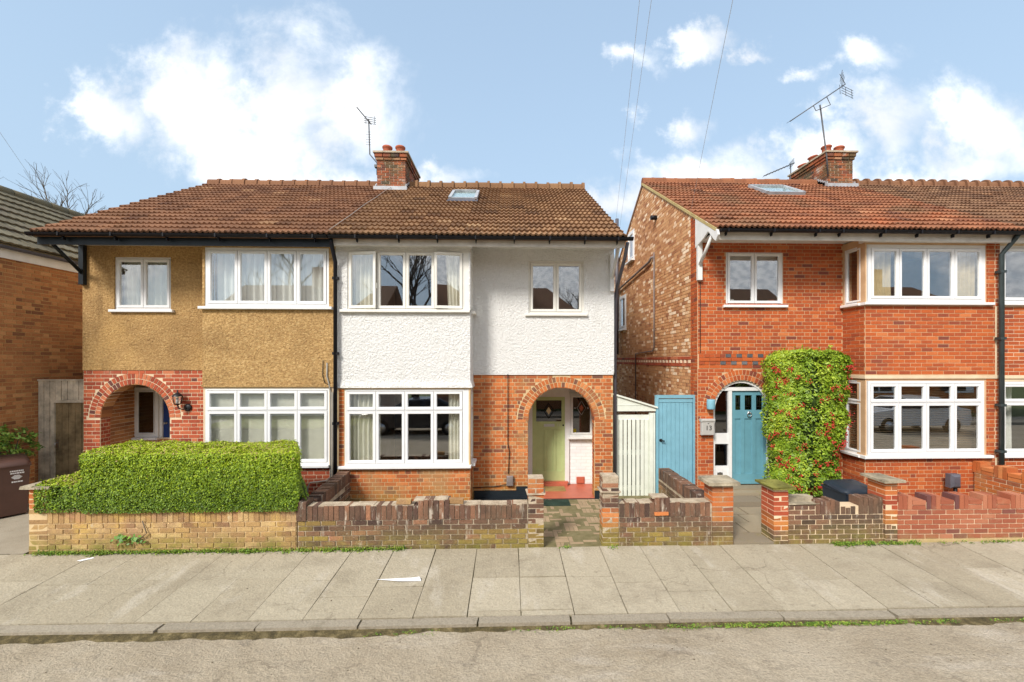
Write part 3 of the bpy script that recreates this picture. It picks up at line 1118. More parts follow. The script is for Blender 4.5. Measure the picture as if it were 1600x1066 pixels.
def gable(mb, X, t, Ze_wall, Zr, y0=MY, y1=BACK):
    """gable wall in the YZ plane between X and X+t"""
    poly = [(-y1, -.3), (-y0, -.3), (-y0, Ze_wall), (-RIDGE_Y, Zr), (-y1, Ze_wall)]
    mb.prism(poly[::1], 0, t, M=left_face(X))


def gutter(house, x0, x1, Z, brackets, mat='gutter_black', Y=8.04):
    b = MB()
    n = 9
    vs, fs = [], []
    for X in (x0, x1):
        for r in (.058, .05):
            for k in range(n):
                t = PI + PI * k / (n - 1)
                vs.append((X, Y + r * math.cos(t), Z + r * math.sin(t)))
    for r in range(2):
        for k in range(n - 1):
            a = r * n + k
            fs.append((a, a + 1, 2 * n + a + 1, 2 * n + a))
    for k in (0, n - 1):
        fs.append((k, n + k, 3 * n + k, 2 * n + k))
    b.add(vs, fs, smooth=True)
    for o_ in (0, 2 * n):
        b.add(vs[o_:o_ + n], [tuple(range(n))])
    g_ = b.build('gutter', mat, house)
    for X in brackets:
        c = MB()
        c.box(X - .012, Y - .061, Z - .062, X + .012, Y + .07, Z + .002)
        c.prism([(X - .014, Z - .05), (X + .014, Z - .05), (X + .006, Z - .11), (X - .006, Z - .11)], Y + .03, Y + .09)
        c.build('gutter_bracket', mat, g_)
    return g_


def rooms(house, x0, x1, zf, ztop, bx0, bx1):
    b = MB()
    for z0_, z1_ in ((-.28, -.05), (zf, zf + .10), (ztop, ztop + .05)):
        b.box(x0, 10.12 if z0_ < ztop - 1 else MY + .21, z0_, x1, BACK, z1_)
        b.box(bx0, BY + .1, z0_ + .001, bx1, 10.11, z1_ - .001)
    b.box(x0, 12.3, -.05, x1, 12.4, ztop)
    b.build('interior', 'room_wall', house)


def door_base(parent, name, M, x0, x1, z0, z1, mat, t=.045):
    b = MB(M)
    return b


# ------------------------------------------------------------------ no. 9: tan pebbledash house
PX = -3.25                                   # party wall of the pair
H9 = thing('semi_detached_house', 'house with tan pebbledash upper storey and red brick arched porch behind the hedge', 'house', (-5.8, MY, 0), 'houses facing the street')
W9 = ('r', -7.78, -6.69, 3.80, 4.84)
A9 = ('a', -7.39, .67, .90, 1.66, -.3)
b = MB()
panel(b, -8.38, -5.60, -.3, 2.60, [A9], .22, FR)
b.box(-8.37, 9.2, -.3, -8.20, 10.1, 2.6)
b.box(-6.55, 9.2, -.3, -6.40, 10.1, 2.6)
b.box(-8.2, 9.93, -.3, -6.55, 10.1, 1.10)
gable(b, -8.37, .2, 5.52, 7.64, MY + .02)
b.box(-8.38, BACK - .2, -.3, PX, BACK, 5.2)
panel(b, -5.68, PX, -.3, 2.30, [('r', -5.65, -3.37, .85, 2.27)], .2, FB)
b.box(-5.68, BY + .2, -.3, -5.50, MY, 2.3)
b.box(PX - .1, BY + .03, -.3, PX - .005, BACK, 5.2)
w9 = b.build('wall', 'mortar_pale', H9)
P = Pieces('brick', 300, 91)
lay(P, FR, -8.38, -5.68, -.1, 2.60, 'brick_red', 'flemish', [A9], parent=w9)
lay(P, FB, -5.68, -3.34, -.1, .80, 'brick_red', 'flemish', parent=w9)
# reveal and left inner wall of the porch
lay(P, right_face(-8.06), MY + .005, MY + .22, -.1, 1.66, 'brick_red', 'header', parent=w9)
lay(P, right_face(-8.168), 9.2, 9.92, -.1, 2.5, 'brick_brown', 'stretcher', parent=w9)
lay(P, Tr(0, 9.93, 0), -8.19, -6.6, -.1, 1.08, 'brick_brown', 'header', parent=w9)
P.flush(w9)
arch(w9, FR, -7.39, 1.66, .67, 'brick_red', lining='brick_brown')
b = MB()
panel(b, -8.385, -5.60, 2.605, 5.12, [W9], .2, FR, y0=-.018)
b.build('rendered_wall', 'render_tan', H9)
b = MB()
panel(b, -5.69, PX - .004, 2.36, 4.95, [('r', -5.65, -3.37, 3.80, 4.90)], .2, FB, y0=-.012)
b.prism([(-5.70, 2.30), (PX - .004, 2.30), (PX - .004, 2.358), (-5.69, 2.358)], -.03, .2, M=FB)
b.box(-5.688, BY + .19, 2.30, -5.5, MY - .02, 4.95)
b.build('rendered_bay', 'render_tan', H9)
b = MB()
b.box(-8.2, MY + .22, 2.42, -6.4, 10.1, 2.50)
b.build('porch_ceiling', 'paint_white', H9)
window(H9, Tr(0, MY + .012, 0), -7.78, -6.69, 3.80, 4.84, 2, 'upvc_white', sill=(.07, .06))
window(H9, Tr(0, BY + .004, 0), -5.65, -3.37, 3.80, 4.90, 4, 'upvc_white', sill=(.08, .06), fw=.05)
window(H9, Tr(0, BY + .004, 0), -5.65, -3.37, .85, 2.27, 4, 'upvc_white', transom=1.86, sill=(.02, .06))
window(H9, Tr(0, 9.90, 0), -8.18, -7.66, 1.12, 2.20, 1, 'paint_white', fw=.07, sill=(.03, .06), gl='glass_frosted', handles=False, sw=.02)
rooms(H9, -8.15, PX - .1, 2.42, 5.00, -5.45, PX - .11)
d = MB()
d.box(-7.60, 9.97, 0, -6.72, 10.01, 2.05)
for x0 in (-7.50, -7.10):
    for z0, z1 in ((.2, .95), (1.1, 1.9)):
        d.ring(x0, z0, x0 + .34, z1, .03, 9.955, 9.975)
do = d.build('door', 'paint_navy', H9)
d = MB()
d.lathe((0, 0, 0), [(.0, 0), (.03, .0), (.03, .012), (.012, .02), (.012, .04), (.028, .05), (.022, .07), (0, .075)], 12, M=Tr(-7.54, 9.97, 1.42) @ Matrix.Rotation(PI / 2, 4, 'X'))
d.build('door_knob', 'steel', do)
d = MB()
d.box(-7.66, 9.94, 0, -7.60, 10.02, 2.2)
d.box(-7.60, 9.94, 2.05, -6.66, 10.02, 2.2)
d.build('door_frame', 'paint_white', H9)
r9, M9, L9 = make_roof(H9, -8.42, PX, 5.05, 7.74, 'tile_rust', 18, 'tile_rust', seed=3, verge=(-8.42,), ridgebump=.012)
b = MB()
b.box(-8.42, 8.16, 4.87, PX, 8.185, 5.06)
b.build('fascia', 'paint_black', H9)
b = MB()
b.box(-8.40, 8.187, 5.06, PX, MY + .05, 5.085)
b.box(-5.72, 8.187, 4.94, PX, BY + .1, 5.058)
b.build('soffit', 'paint_white', H9)
gutter(H9, -8.46, PX - .01, 5.05, [-7.9, -7.0, -6.1, -5.2, -4.3, -3.5])
b = MB()
b.box(-8.39, MY - .10, 4.28, -8.30, MY - .02, 5.05)
b.tube([(-8.345, MY - .06, 4.50), (-8.345, 8.22, 5.03)], .042, 4)
b.build('eaves_bracket', 'paint_black', H9)
b = MB()
b.tube([(-6.02, MY - .03, 2.85), (-6.02, MY - .035, 2.62), (-5.93, MY - .03, 2.57), (-5.70, MY - .03, 2.56)], .009, 6)
b.build('wall_cable', 'cable_black', H9)

# wall lantern beside the porch of no. 9
t = thing('wall_lantern', 'black carriage wall lantern on the red brick beside the arched porch', 'lantern', (-6.38, MY, 1.9))
b = MB()
b.lathe((0, 0, 0), [(0, 0), (.075, 0), (.075, .02), (.05, .035), (0, .04)], 14, M=Tr(-6.36, MY - .008, 1.86) @ Matrix.Rotation(PI / 2, 4, 'X'))
b.tube([(-6.36, MY - .03, 1.86), (-6.40, MY - .09, 1.83), (-6.47, MY - .12, 1.86), (-6.485, MY - .12, 1.93)], .013, 6)
b.build('bracket', 'lantern_black', t)
b = MB()
b.lathe((-6.485, MY - .12, 1.92), [(.02, 0), (.06, .015), (.066, .03)], 6)
b.lathe((-6.485, MY - .12, 2.09), [(.10, 0), (.085, .03), (.05, .06), (.02, .075), (.012, .10), (.018, .115), (0, .13)], 6)
for k_ in range(6):
    a = k_ * PI / 3
    b.tube([(-6.485 + .062 * math.cos(a), MY - .12 + .062 * math.sin(a), 1.95), (-6.485 + .088 * math.cos(a), MY - .12 + .088 * math.sin(a), 2.09)], .006, 4)
b.build('cage', 'lantern_black', t)
b = MB()
b.lathe((-6.485, MY - .12, 1.95), [(.056, 0), (.08, .14)], 6)
b.build('glass', 'glass', t)
b = MB()
b.lathe((-6.485, MY - .12, 1.95), [(.02, 0), (.03, .05), (.022, .11), (0, .12)], 8)
b.build('bulb', 'upvc_white', t)

# ------------------------------------------------------------------ no. 11: white rendered house
H11 = thing('semi_detached_house', 'white rendered house with orange brick ground floor and sage green front door', 'house', (-.6, MY, 0), 'houses facing the street')
W11 = ('r', .40, 1.53, 3.75, 4.82)
A11 = ('a', 1.07, .68, .91, 1.57, -.3)
b = MB()
panel(b, -.80, 2.13, -.3, 2.52, [A11], .22, FR)
gable(b, 1.95, .18, 5.52, 7.64, MY + .02)
b.box(PX, BACK - .2, -.3, 2.13, BACK, 5.2)
panel(b, PX, -.73, -.3, 2.28, [('r', -3.08, -.76, .82, 2.25)], .2, FB)
b.box(-.93, BY + .2, -.3, -.735, MY, .80)
b.box(PX + .005, BY + .03, -.3, PX + .1, BACK, 5.2)
b.box(.22, 9.2, -.3, .36, 10.0, 2.52)
b.box(1.95, 9.2, -.3, 2.12, 10.0, 2.52)
w11 = b.build('wall', 'mortar_tan', H11)
P = Pieces('brick', 300, 111)
lay(P, FR, -.72, 2.13, -.05, 2.52, 'brick_orange', 'english', [A11], parent=w11)
lay(P, FB, PX + .06, -.73, -.1, .77, 'brick_orange', 'english', parent=w11)
lay(P, FB, PX + .06, -3.09, .77, 2.26, 'brick_orange', 'english', parent=w11)
lay(P, right_face(-.735), BY, MY, -.1, .77, 'brick_orange', 'english', parent=w11)
lay(P, left_face(1.75), -MY - .22, -MY - .005, 0, 1.57, 'brick_orange', 'header', parent=w11)
lay(P, right_face(.39), MY + .005, MY + .22, 0, 1.57, 'brick_orange', 'header', parent=w11)
P.flush(w11)
arch(w11, FR, 1.07, 1.57, .68, 'brick_orange', lining='brick_orange')
b = MB()
panel(b, -.74, 2.15, 2.535, 5.12, [W11], .2, FR, y0=-.022)
b.box(1.97, MY - .02, 2.535, 2.148, MY + .5, 5.1)
b.build('rendered_wall', 'render_white', H11)
b = MB()
b.box(-.74, MY - .03, 2.505, 2.14, MY, 2.532)
b.build('drip_strip', 'paint_white', H11)
b = MB()
panel(b, PX + .004, -.73, 2.44, 4.95, [('r', -3.03, -.76, 3.75, 4.86)], .2, FB, y0=-.014)
poly = [(0, 2.30), (0, 2.44)]
vs = []
for X in (PX + .004, -.73):
    vs += [(X, BY - .045, 2.28), (X, BY - .04, 2.32), (X, BY - .02, 2.39), (X, BY - .014, 2.44), (X, BY + .18, 2.44), (X, BY + .18, 2.28)]
b.add(vs, [(i, i + 1, 7 + i, 6 + i)[::-1] for i in range(5)] + [(5, 0, 6, 11)] + [(0, 1, 2, 3, 4, 5), (6, 7, 8, 9, 10, 11)])
panel(b, BY + .06, MY - .02, 2.32, 4.95, [('r', BY + .10, MY - .08, 3.75, 4.86)], .12, right_face(-.73), y0=-.012)
b.add([(-.73, BY - .045, 2.28), (-.685, BY - .03, 2.28), (-.685, MY - .03, 2.28), (-.73, MY - .03, 2.28), (-.73, BY - .014, 2.40), (-.716, BY - .01, 2.40), (-.716, MY - .03, 2.40), (-.73, MY - .03, 2.40)],
      [(0, 3, 2, 1), (0, 1, 5, 4), (1, 2, 6, 5), (4, 5, 6, 7)])
b.build('rendered_bay', 'render_white', H11)
window(H11, Tr(0, MY + .012, 0), .40, 1.53, 3.75, 4.82, 2, 'upvc_cream', sill=(.07, .06))
wb = Tr(0, BY + .004, 0)
window(H11, wb, -3.03, -.85, 3.75, 4.86, 4, 'upvc_cream', sill=(.12, .06), opens={0: (R(9), 'l'), 3: (R(9), 'r')}, fw=.02)
window(H11, wb, -3.08, -.84, .82, 2.25, 4, 'upvc_white', transom=1.85, sill=(.13, .06))
for nm, z0, z1, mt in (('corner_post', 3.70, 4.86, 'upvc_cream'), ('corner_post', .77, 2.25, 'upvc_white')):
    b = MB()
    b.box(-.848, BY + .006, z0 + .04, -.735, BY + .10, z1)
    b.build(nm, mt, H11)
window(H11, right_face(-.738), BY + .105, MY - .06, 3.75, 4.86, 1, 'upvc_cream', sill=(.0, .06), handles=False)
window(H11, right_face(-.738), BY + .105, MY - .03, .82, 2.25, 1, 'upvc_white', transom=1.85, sill=(.0, .06), handles=False)
rooms(H11, PX + .1, 1.95, 2.36, 5.00, PX + .11, -.95)
# porch of no. 11
b = MB()
b.box(.22, MY - .03, -.12, 1.93, 9.95, .0)
b.box(.56, 9.74, .0, 1.30, 9.95, .055)
pf = b.build('porch_floor', 'tile_red', H11)
b = MB()
b.box(.215, MY - .06, -.3, 1.935, MY - .031, -.012)
b.box(-.70, MY - .045, -.3, .39, MY - .012, .16)
b.box(-.70, MY - .05, -.3, .30, MY - .046, .06)
b.box(1.75, MY - .045, -.3, 2.13, MY - .012, .14)
b.box(.15, MY - .05, .16, .39, MY - .012, .24)
b.box(-.60, MY - .32, -.3, .33, MY - .06, .015)
b.build('plinth', 'paint_black', H11)
b = MB()
b.box(.36, 9.98, .0, 1.95, 10.08, 2.4)
b.box(1.30, 9.957, .0, 1.95, 9.979, 1.0)
pb = b.build('porch_back_wall', 'paint_white', H11)
P = Pieces('brick', 60, 5)
lay(P, Tr(0, 9.955, 0), 1.30, 1.95, .02, .98, 'brick_white', 'stretcher', [('r', 1.52, 1.72, 0, .17)], parent=pb, proud=.003, depth=.03)
P.flush(pb)
b = MB()
b.box(1.53, 9.935, .012, 1.71, 9.965, .16)
b.box(1.55, 9.925, .03, 1.69, 9.936, .14)
b.build('air_brick', 'tile_red', pb)
b = MB()
b.box(.22, MY + .22, 2.30, 2.0, 10.0, 2.38)
b.build('porch_ceiling', 'paint_white', H11)
# door: stiles, rails, three sunk panels, leaded light
DY = 9.93
b = MB()
x0, x1, z0, z1 = .53, 1.265, .06, 1.97
b.box(x0, DY + .012, z0, x1, DY + .04, 1.30)
for a, c in ((x0, x0 + .10), (x0 + .285, x0 + .335 + .03), (x0 + .37 + .15, x0 + .37 + .22 - .02), (x1 - .10, x1)):
    pass
ws = [x0, x0 + .10, x0 + .265, x0 + .325, x0 + .475, x0 + .535, x1 - .07, x1]
for a, c in ((0, 1), (2, 3), (4, 5), (6, 7)):
    b.cbox(ws[a], DY - .006, z0 + .24, ws[c], DY + .013, 1.24, .005)
b.box(x0, DY - .006, z0, x1, DY + .013, z0 + .24)
b.box(x0, DY - .006, 1.24, x1, DY + .04, 1.42)
b.box(x0, DY - .006, 1.42, x0 + .085, DY + .04, z1)
b.box(x1 - .075, DY - .006, 1.42, x1, DY + .04, z1)
b.box(x0 + .085, DY - .006, z1 - .075, x1 - .075, DY + .04, z1)
d11 = b.build('door', 'paint_sage', H11)
b = MB()
b.box(x0 + .085, DY + .012, 1.42, x1 - .075, DY + .018, z1 - .075)
b.build('leaded_pane', 'glass_dark', d11)


def leads(parent, xc, zc, hw, hh, Y, mat='print_black', w=.022, inner='lead'):
    b = MB()
    pts = [(xc, zc - hh), (xc + hw, zc), (xc, zc + hh), (xc - hw, zc)]
    for i in range(4):
        p, q = pts[i], pts[(i + 1) % 4]
        b.tube([(p[0], Y, p[1]), (q[0], Y, q[1])], w / 2, 4)
    for sgn in (-1, 1):
        b.lathe((0, 0, 0), [(0, 0), (.022, 0), (.022, .008), (0, .008)], 8, M=Tr(xc + sgn * (hw + .045), Y, zc) @ Matrix.Rotation(PI / 2, 4, 'X'))
    b.build('leading', mat, parent)
    b = MB()
    k_ = .5
    b.prism([(xc, zc - hh * k_), (xc + hw * k_, zc), (xc, zc + hh * k_), (xc - hw * k_, zc)], Y - .002, Y + .006)
    b.build('diamond_pane', 'curtain_gold' if inner == 'lead' else inner, parent)


leads(d11, x0 + .37, 1.66, .11, .17, DY + .006)
b = MB()
b.box(x0 + .26, DY - .016, 1.305, x0 + .50, DY - .004, 1.365)
b.box(x0 + .28, DY - .020, 1.318, x0 + .48, DY - .014, 1.352)
b.build('letter_plate', 'steel', d11)
b = MB()
b.lathe((0, 0, 0), [(0, 0), (.02, 0), (.02, .012), (0, .014)], 10, M=Tr(x1 - .04, DY - .004, 1.335) @ Matrix.Rotation(PI / 2, 4, 'X'))
b.build('lock', 'print_black', d11)


def numerals(parent, text, x, y, z, size, mat, name='numeral', M=None):
    for i, ch in enumerate(text):
        cu = bpy.data.curves.new('numeral', 'FONT')
        cu.body = ch
        cu.size = size
        cu.extrude = .003
        cu.align_x = 'CENTER'
        ob = bpy.data.objects.new('tmp', cu)
        COL.objects.link(ob)
        dg = bpy.context.evaluated_depsgraph_get()
        me = bpy.data.meshes.new_from_object(ob.evaluated_get(dg))
        bpy.data.objects.remove(ob)
        me.materials.clear()
        me.materials.append(MATS[mat])
        o = bpy.data.objects.new(name, me)
        o.matrix_basis = Tr(x + i * size * .52, y, z) @ Matrix.Rotation(PI / 2, 4, 'X')
        link(o, parent)


numerals(d11, '11', x0 + .575, DY - .009, 1.31, .085, 'steel')
b = MB()
b.box(.40, DY - .02, .0, .53, DY + .045, 2.2)
b.box(1.265, DY - .02, .0, 1.36, DY + .045, 2.2)
b.box(.53, DY - .02, 1.975, 1.265, DY + .045, 2.2)
b.build('door_frame', 'paint_white', H11)
b = MB()
b.box(.50, DY - .12, .055, 1.33, DY + .01, .085)
b.build('door_sill', 'tile_red', H11)
wp = window(H11, Tr(0, DY - .01, 0), 1.362, 1.92, 1.08, 2.05, 1, 'paint_white', fw=.035, sill=(.03, .05), gl='glass_dark', handles=False, sw=.045)
leads(wp, 1.64, 1.72, .10, .16, DY + .0, 'lead', .014, 'terracotta')
b = MB()
b.box(1.45, DY + .002, 1.17, 1.52, DY + .006, 1.25)
b.build('sticker', 'yellow_sticker', wp)
r11, M11, L11 = make_roof(H11, PX, 2.17, 5.05, 7.74, 'tile_brown', 18, 'tile_brown', seed=5, verge=(2.17,),
                          skip=lambda u, s: 1.78 < u < 2.45 and 3.33 < s < 4.45)
b = MB()
b.box(PX, 8.16, 4.895, 2.16, 8.185, 5.06)
b.build('fascia', 'fascia_white', H11)
b = MB()
b.box(PX, 8.187, 5.06, 2.15, MY + .05, 5.085)
b.box(PX, 8.187, 4.93, -.70, BY + .1, 5.058)
b.build('soffit', 'paint_white', H11)
gutter(H11, PX + .01, 2.28, 5.05, [-2.75, -2.0, -1.3, -.6, .1, .75, 1.4, 2.0])
b = MB()
b.box(2.06, MY - .09, 4.20, 2.14, MY - .024, 4.95)
b.tube([(2.10, MY - .05, 4.45), (2.10, 8.3, 5.03)], .035, 4)
b.build('eaves_bracket', 'paint_white', H11)
# skylight on the slope
b = MB(M11)
b.ring(1.74, 3.36, 2.49, 4.42, .07, 0, 0) if False else None
sk = [(1.76, 3.36), (2.47, 3.36), (2.47, 4.40), (1.76, 4.40)]
b.box(1.76, 3.36, .0, 1.83, 4.40, .10)
b.box(2.40, 3.36, .0, 2.47, 4.40, .10)
b.box(1.83, 4.33, .0, 2.40, 4.40, .11)
b.box(1.83, 3.36, .0, 2.40, 3.43, .085)
s11 = b.build('skylight', 'lead', H11)
b = MB(M11)
b.box(1.83, 3.43, .06, 2.40, 4.33, .068)
b.build('pane', 'skylight_glass', s11)
b = MB(M11)
b.box(1.83, 3.43, .03, 2.40, 4.33, .036)
b.build('blind', 'blind_white', s11)
b = MB(M11)
b.box(1.74, 3.14, .035, 2.49, 3.36, .05)
b.build('apron_flashing', 'pipe_grey', s11)


def chimney(house, x0, x1, y0, y1, zb, zt, pots, mat='brick_chimney', seed=1):
    b = MB()
    b.box(x0 + .012, y0 + .012, zb, x1 - .012, y1 - .012, zt - .02)
    ch = b.build('chimney', 'mortar_old', house)
    P = Pieces('brick', 160, seed)
    for (M, a, c) in ((Tr(0, y0 + .01, 0), x0, x1), (left_face(x0 + .01), -y1, -y0), (right_face(x1 - .01), y0, y1)):
        lay(P, M, a, c, zb, zt - .26, mat, 'stretcher', style='old', proud=.010, parent=ch, jit=.004)
    z = zt - .26
    for e, h in ((.035, .075), (.06, .11)):
        for (M, a, c) in ((Tr(0, y0 + .01 - e, 0), x0 - e, x1 + e), (left_face(x0 + .01 - e), -y1 - e, -y0 + e), (right_face(x1 - .01 + e), y0 - e, y1 + e)):
            lay(P, M, a, c, z, z + h, mat, 'stretcher', style='old', proud=.010, parent=ch, depth=.09, ch=h)
        z += h
    P.flush(ch)
    b = MB()
    b.box(x0 - .09, y0 - .09, z, x1 + .09, y1 + .09, z + .045)
    b.box(x0 - .02, y0 - .02, z + .045, x1 + .02, y1 + .02, z + .08)
    b.build('chimney_cap', 'mortar_old', ch)
    for px, py, h, lean in pots:
        b = MB()
        b.lathe((0, 0, 0), [(.125, 0), (.12, h * .3), (.115, h * .75), (.14, h * .8), (.142, h * .92), (.12, h), (.10, h), (.095, h * .6)], 16, M=Tr(px, py, z + .06) @ Matrix.Rotation(lean, 4, 'Y'))
        b.build('chimney_pot', 'terracotta', ch)
    b = MB()
    b.box(x0 - .06, y0 - .13, zb + .02, x1 + .06, y0 - .012, zb + .12)
    n = 5
    for sgn, X in ((-1, x0), (1, x1)):
        for i in range(n):
            ya = y0 - .05 + (RIDGE_Y - y0) * i / n
            zz = zb + .10 + (RIDGE_Y - y0) * i / n * .58
            X0, X1 = (X - .03, X - .008) if sgn < 0 else (X + .008, X + .03)
            b.prism([(-ya - .2, zz - .1), (-ya, zz - .1), (-ya, zz + .1), (-ya - .2, zz + .12)], X0, X1, M=Rz(-PI / 2))
    b.build('lead_flashing', 'lead', ch)
    return ch


chimney(H11, -3.62, -2.84, 12.25, 13.8, 7.42, 8.55, [(-3.42, 12.55, .28, .02), (-3.05, 12.55, .28, -.02), (-3.4, 13.3, .26, 0), (-3.05, 13.3, .26, .02)], seed=7)

b = MB(M11)
pts_ = [(-.02 + 3.25 - 3.25 + .02 + .62 * 0 + x_, y_, .085) for x_, y_ in ((-.05 + .1, 5.0), (.02, 4.2), (-.12 + .15, 3.3), (.0, 2.4), (.03, 1.2), (.02, .05))]
b.tube(pts_, .006, 5)
b.build('roof_cable', 'cable_grey', H11)
# downpipes
b = MB()
b.tube([(PX + .03, 8.10, 5.0), (PX + .03, 8.12, 4.93), (PX + .03, BY - .09, 4.62), (PX + .03, BY - .09, -.02)], .036, 10)
for z in (4.3, 2.9, 1.6):
    b.box(PX - .02, BY - .12, z, PX + .08, BY - .03, z + .05)
b.build('downpipe', 'gutter_black', H11)
b = MB()
b.tube([(2.20, 8.12, 4.98), (2.20, 8.3, 4.75), (2.23, MY + .06, 4.30), (2.20, MY + .10, 4.0), (2.20, MY + .10, .1)], .035, 10)
b.build('downpipe', 'pipe_grey', H11)
b = MB()
b.tube([(-.02, MY - .04, 2.52), (-.02, MY - .03, 1.1), (.01, MY - .03, .95), (-.01, MY - .03, .5)], .008, 6)
b.tube([(-.01, MY - .04, .30), (-.2, MY - .03, .25), (-.74, MY - .03, .22)], .008, 6)
b.build('wall_cable', 'cable_black', H11)
b = MB()
b.cbox(-.045, MY - .085, .26, .09, MY - .01, .46, .012)
b.build('cable_box', 'copper_box', H11)
# pale service pipes next to the downpipe
b = MB()
b.tube([(-3.40, BY - .02, 2.75), (-3.40, BY - .03, 2.5), (-3.36, BY - .03, 2.36), (-3.335, BY - .03, 2.2), (-3.335, BY - .03, .62), (-3.40, BY - .04, .55), (-3.7, BY - .05, .52), (-3.74, BY - .06, .44), (-3.74, BY - .06, .1)], .014, 6)
b.build('service_pipe', 'cable_grey', H9)
b = MB()
b.tube([(-3.30, BY - .03, 2.2), (-3.30, BY - .03, .58), (-3.36, BY - .04, .50), (-3.5, BY - .05, .46), (-3.52, BY - .06, .1)], .014, 6)
b.build('service_pipe', 'cable_grey', H9)
b = MB()
b.tube([(-3.47, BY - .03, 2.80), (-3.48, BY - .03, 2.52), (-3.44, BY - .03, 2.38), (-3.35, BY - .03, 2.33)], .007, 5)
b.build('wall_cable', 'cable_black', H9)

# ------------------------------------------------------------------ no. 13: all brick house
X13, P13 = 3.89, 9.575
H13 = thing('semi_detached_house', 'orange red brick house with blue front door and white square bay windows', 'house', (6.7, MY, 0), 'houses facing the street')
W13 = ('r', 4.48, 5.68, 3.94, 5.05)
A13 = ('a', 4.825, .605, .83, 1.78, -.3)
BX = 6.95
b = MB()
panel(b, X13, BX + .1, -.3, 5.28, [W13, A13], .22, FR)
gable(b, X13 + .002, .2, 5.70, 7.85, MY + .02)
b.box(X13, BACK - .2, -.3, P13, BACK, 5.3)
panel(b, BX, P13, -.3, 5.2, [('r', BX + .03, 9.36, .94, 2.40), ('r', BX + .03, 9.38, 3.93, 5.06)], .2, FB)
panel(b, -MY, -BY - .2, -.3, 5.2, [('r', -MY + .05, -BY - .07, .94, 2.40), ('r', -MY + .05, -BY - .07, 3.93, 5.06)], .15, left_face(BX))
b.box(P13 - .1, BY + .03, -.3, P13 - .005, BACK, 5.3)
w13 = b.build('wall', 'mortar_orange', H13)
P = Pieces('brick', 300, 131)
band = ('r', X13, BX, 2.625, 2.925)
lay(P, FR, X13, BX, 0, 5.25, 'brick_bright', 'flemish', [W13, A13, band], parent=w13)
for r_, z in enumerate((2.63, 2.705, 2.78, 2.855)):
    x = X13 + .02
    i = 0
    while x < BX - .1:
        if x > 5.30 and r_ in (0,) and x < 5.5:
            pass
        blue = (r_ == 1 and i % 2 == 0) or (r_ == 3 and i % 2 == 1)
        pr = .022 if blue or r_ == 2 else .009
        w = .1125 if r_ in (1, 3) else .225
        if not (z < 2.62 and abs(x - 4.825) < .3):
            P.box(x + .005, -pr, z + .005, x + w - .005, .03, z + .07, 'brick_blue' if blue and x > 4.25 else 'brick_bright', 'clean', FR, parent=w13)
        x += w
        i += 1
lay(P, FB, BX, P13, -.1, .88, 'brick_bright', 'flemish', parent=w13)
lay(P, FB, BX, P13, 2.52, 3.86, 'brick_bright', 'stretcher', parent=w13)
for za, zb_ in ((.88, 2.45), (3.86, 5.1)):
    lay(P, FB, 9.39, P13, za, zb_, 'brick_bright', 'flemish', parent=w13)
L13 = left_face(BX)
lay(P, L13, -MY, -BY, -.1, .88, 'brick_bright', 'stretcher', parent=w13)
lay(P, L13, -MY, -BY, 2.52, 3.86, 'brick_bright', 'stretcher', parent=w13)
zt13 = lambda u: (5.71 + (-MY - u) * .578) if u > -RIDGE_Y else (7.86 - (-RIDGE_Y - u) * .578)
G13 = left_face(X13)
SW = [('r', -14.25, -13.55, 5.95, 6.88), ('r', -15.35, -14.5, 3.85, 5.0)]
lay(P, G13, -MY - .01 - .34, -MY - .01, -.1, 7.9, 'brick_bright', 'flemish', ztop=zt13, parent=w13)
lay(P, G13, -16.4, -MY - .35, -.1, 7.9, 'brick_stock', 'flemish', SW + [('r', -16.4, -MY - .3, 2.66, 2.885)], ztop=zt13, parent=w13)
for r_, z in enumerate((2.66, 2.735, 2.81)):
    u = -MY - .35
    i = 0
    while u > -16.3:
        pale = r_ == 1 and i % 2 == 0
        w = .1125 if r_ == 1 else .225
        P.box(u - w + .005, -.02 if r_ != 1 or pale else -.004, z + .005, u - .005, .03, z + .07, 'brick_stock' if pale else 'brick_red', 'clean', G13, lev=12 if pale else None, parent=w13)
        u -= w
        i += 1
P.flush(w13)
arch(w13, FR, 4.825, 1.78, .615, 'brick_bright', lining=None, rw=.11)
window(H13, Tr(0, MY + .012, 0), 4.48, 5.68, 3.94, 5.05, 2, 'upvc_white', sill=(.07, .06))
window(H13, Tr(0, BY + .004, 0), BX + .05, 9.38, 3.93, 5.06, 4, 'upvc_white', sill=(.11, .06), fw=.07)
window(H13, Tr(0, BY + .004, 0), BX + .05, 9.36, .94, 2.40, 4, 'upvc_white', transom=1.97, sill=(.11, .06), fw=.06)
window(H13, left_face(BX + .006), -MY + .05, -BY - .08, 3.93, 5.06, 1, 'upvc_white', sill=(.02, .06), handles=False, fw=.03, sw=.035)
window(H13, left_face(BX + .006), -MY + .05, -BY - .08, .94, 2.40, 1, 'upvc_white', transom=1.97, sill=(.02, .06), handles=False, fw=.03, sw=.035)
for z0, z1 in ((3.90, 5.06), (.91, 2.40)):
    b = MB()
    b.box(BX + .002, BY + .004, z0 + .03, BX + .06, BY + .085, z1)
    b.build('corner_post', 'upvc_white', H13)
b = MB()
b.box(BX - .025, BY - .025, 2.44, P13, BY + .1, 2.505)
b.box(BX - .025, BY + .1, 2.44, BX + .1, MY - .01, 2.505)
b.build('lintel_band', 'mortar_pale', H13)
for (u0, u1, z0, z1) in ((-14.25, -13.55, 5.95, 6.88), (-15.35, -14.5, 3.85, 5.0)):
    window(H13, left_face(X13 - .02), u0, u1, z0, z1, 1, 'upvc_white', sill=(.05, .06), handles=False, fw=.06)
rooms(H13, X13 + .2, P13 - .1, 2.55, 5.14, BX + .16, P13 - .11)
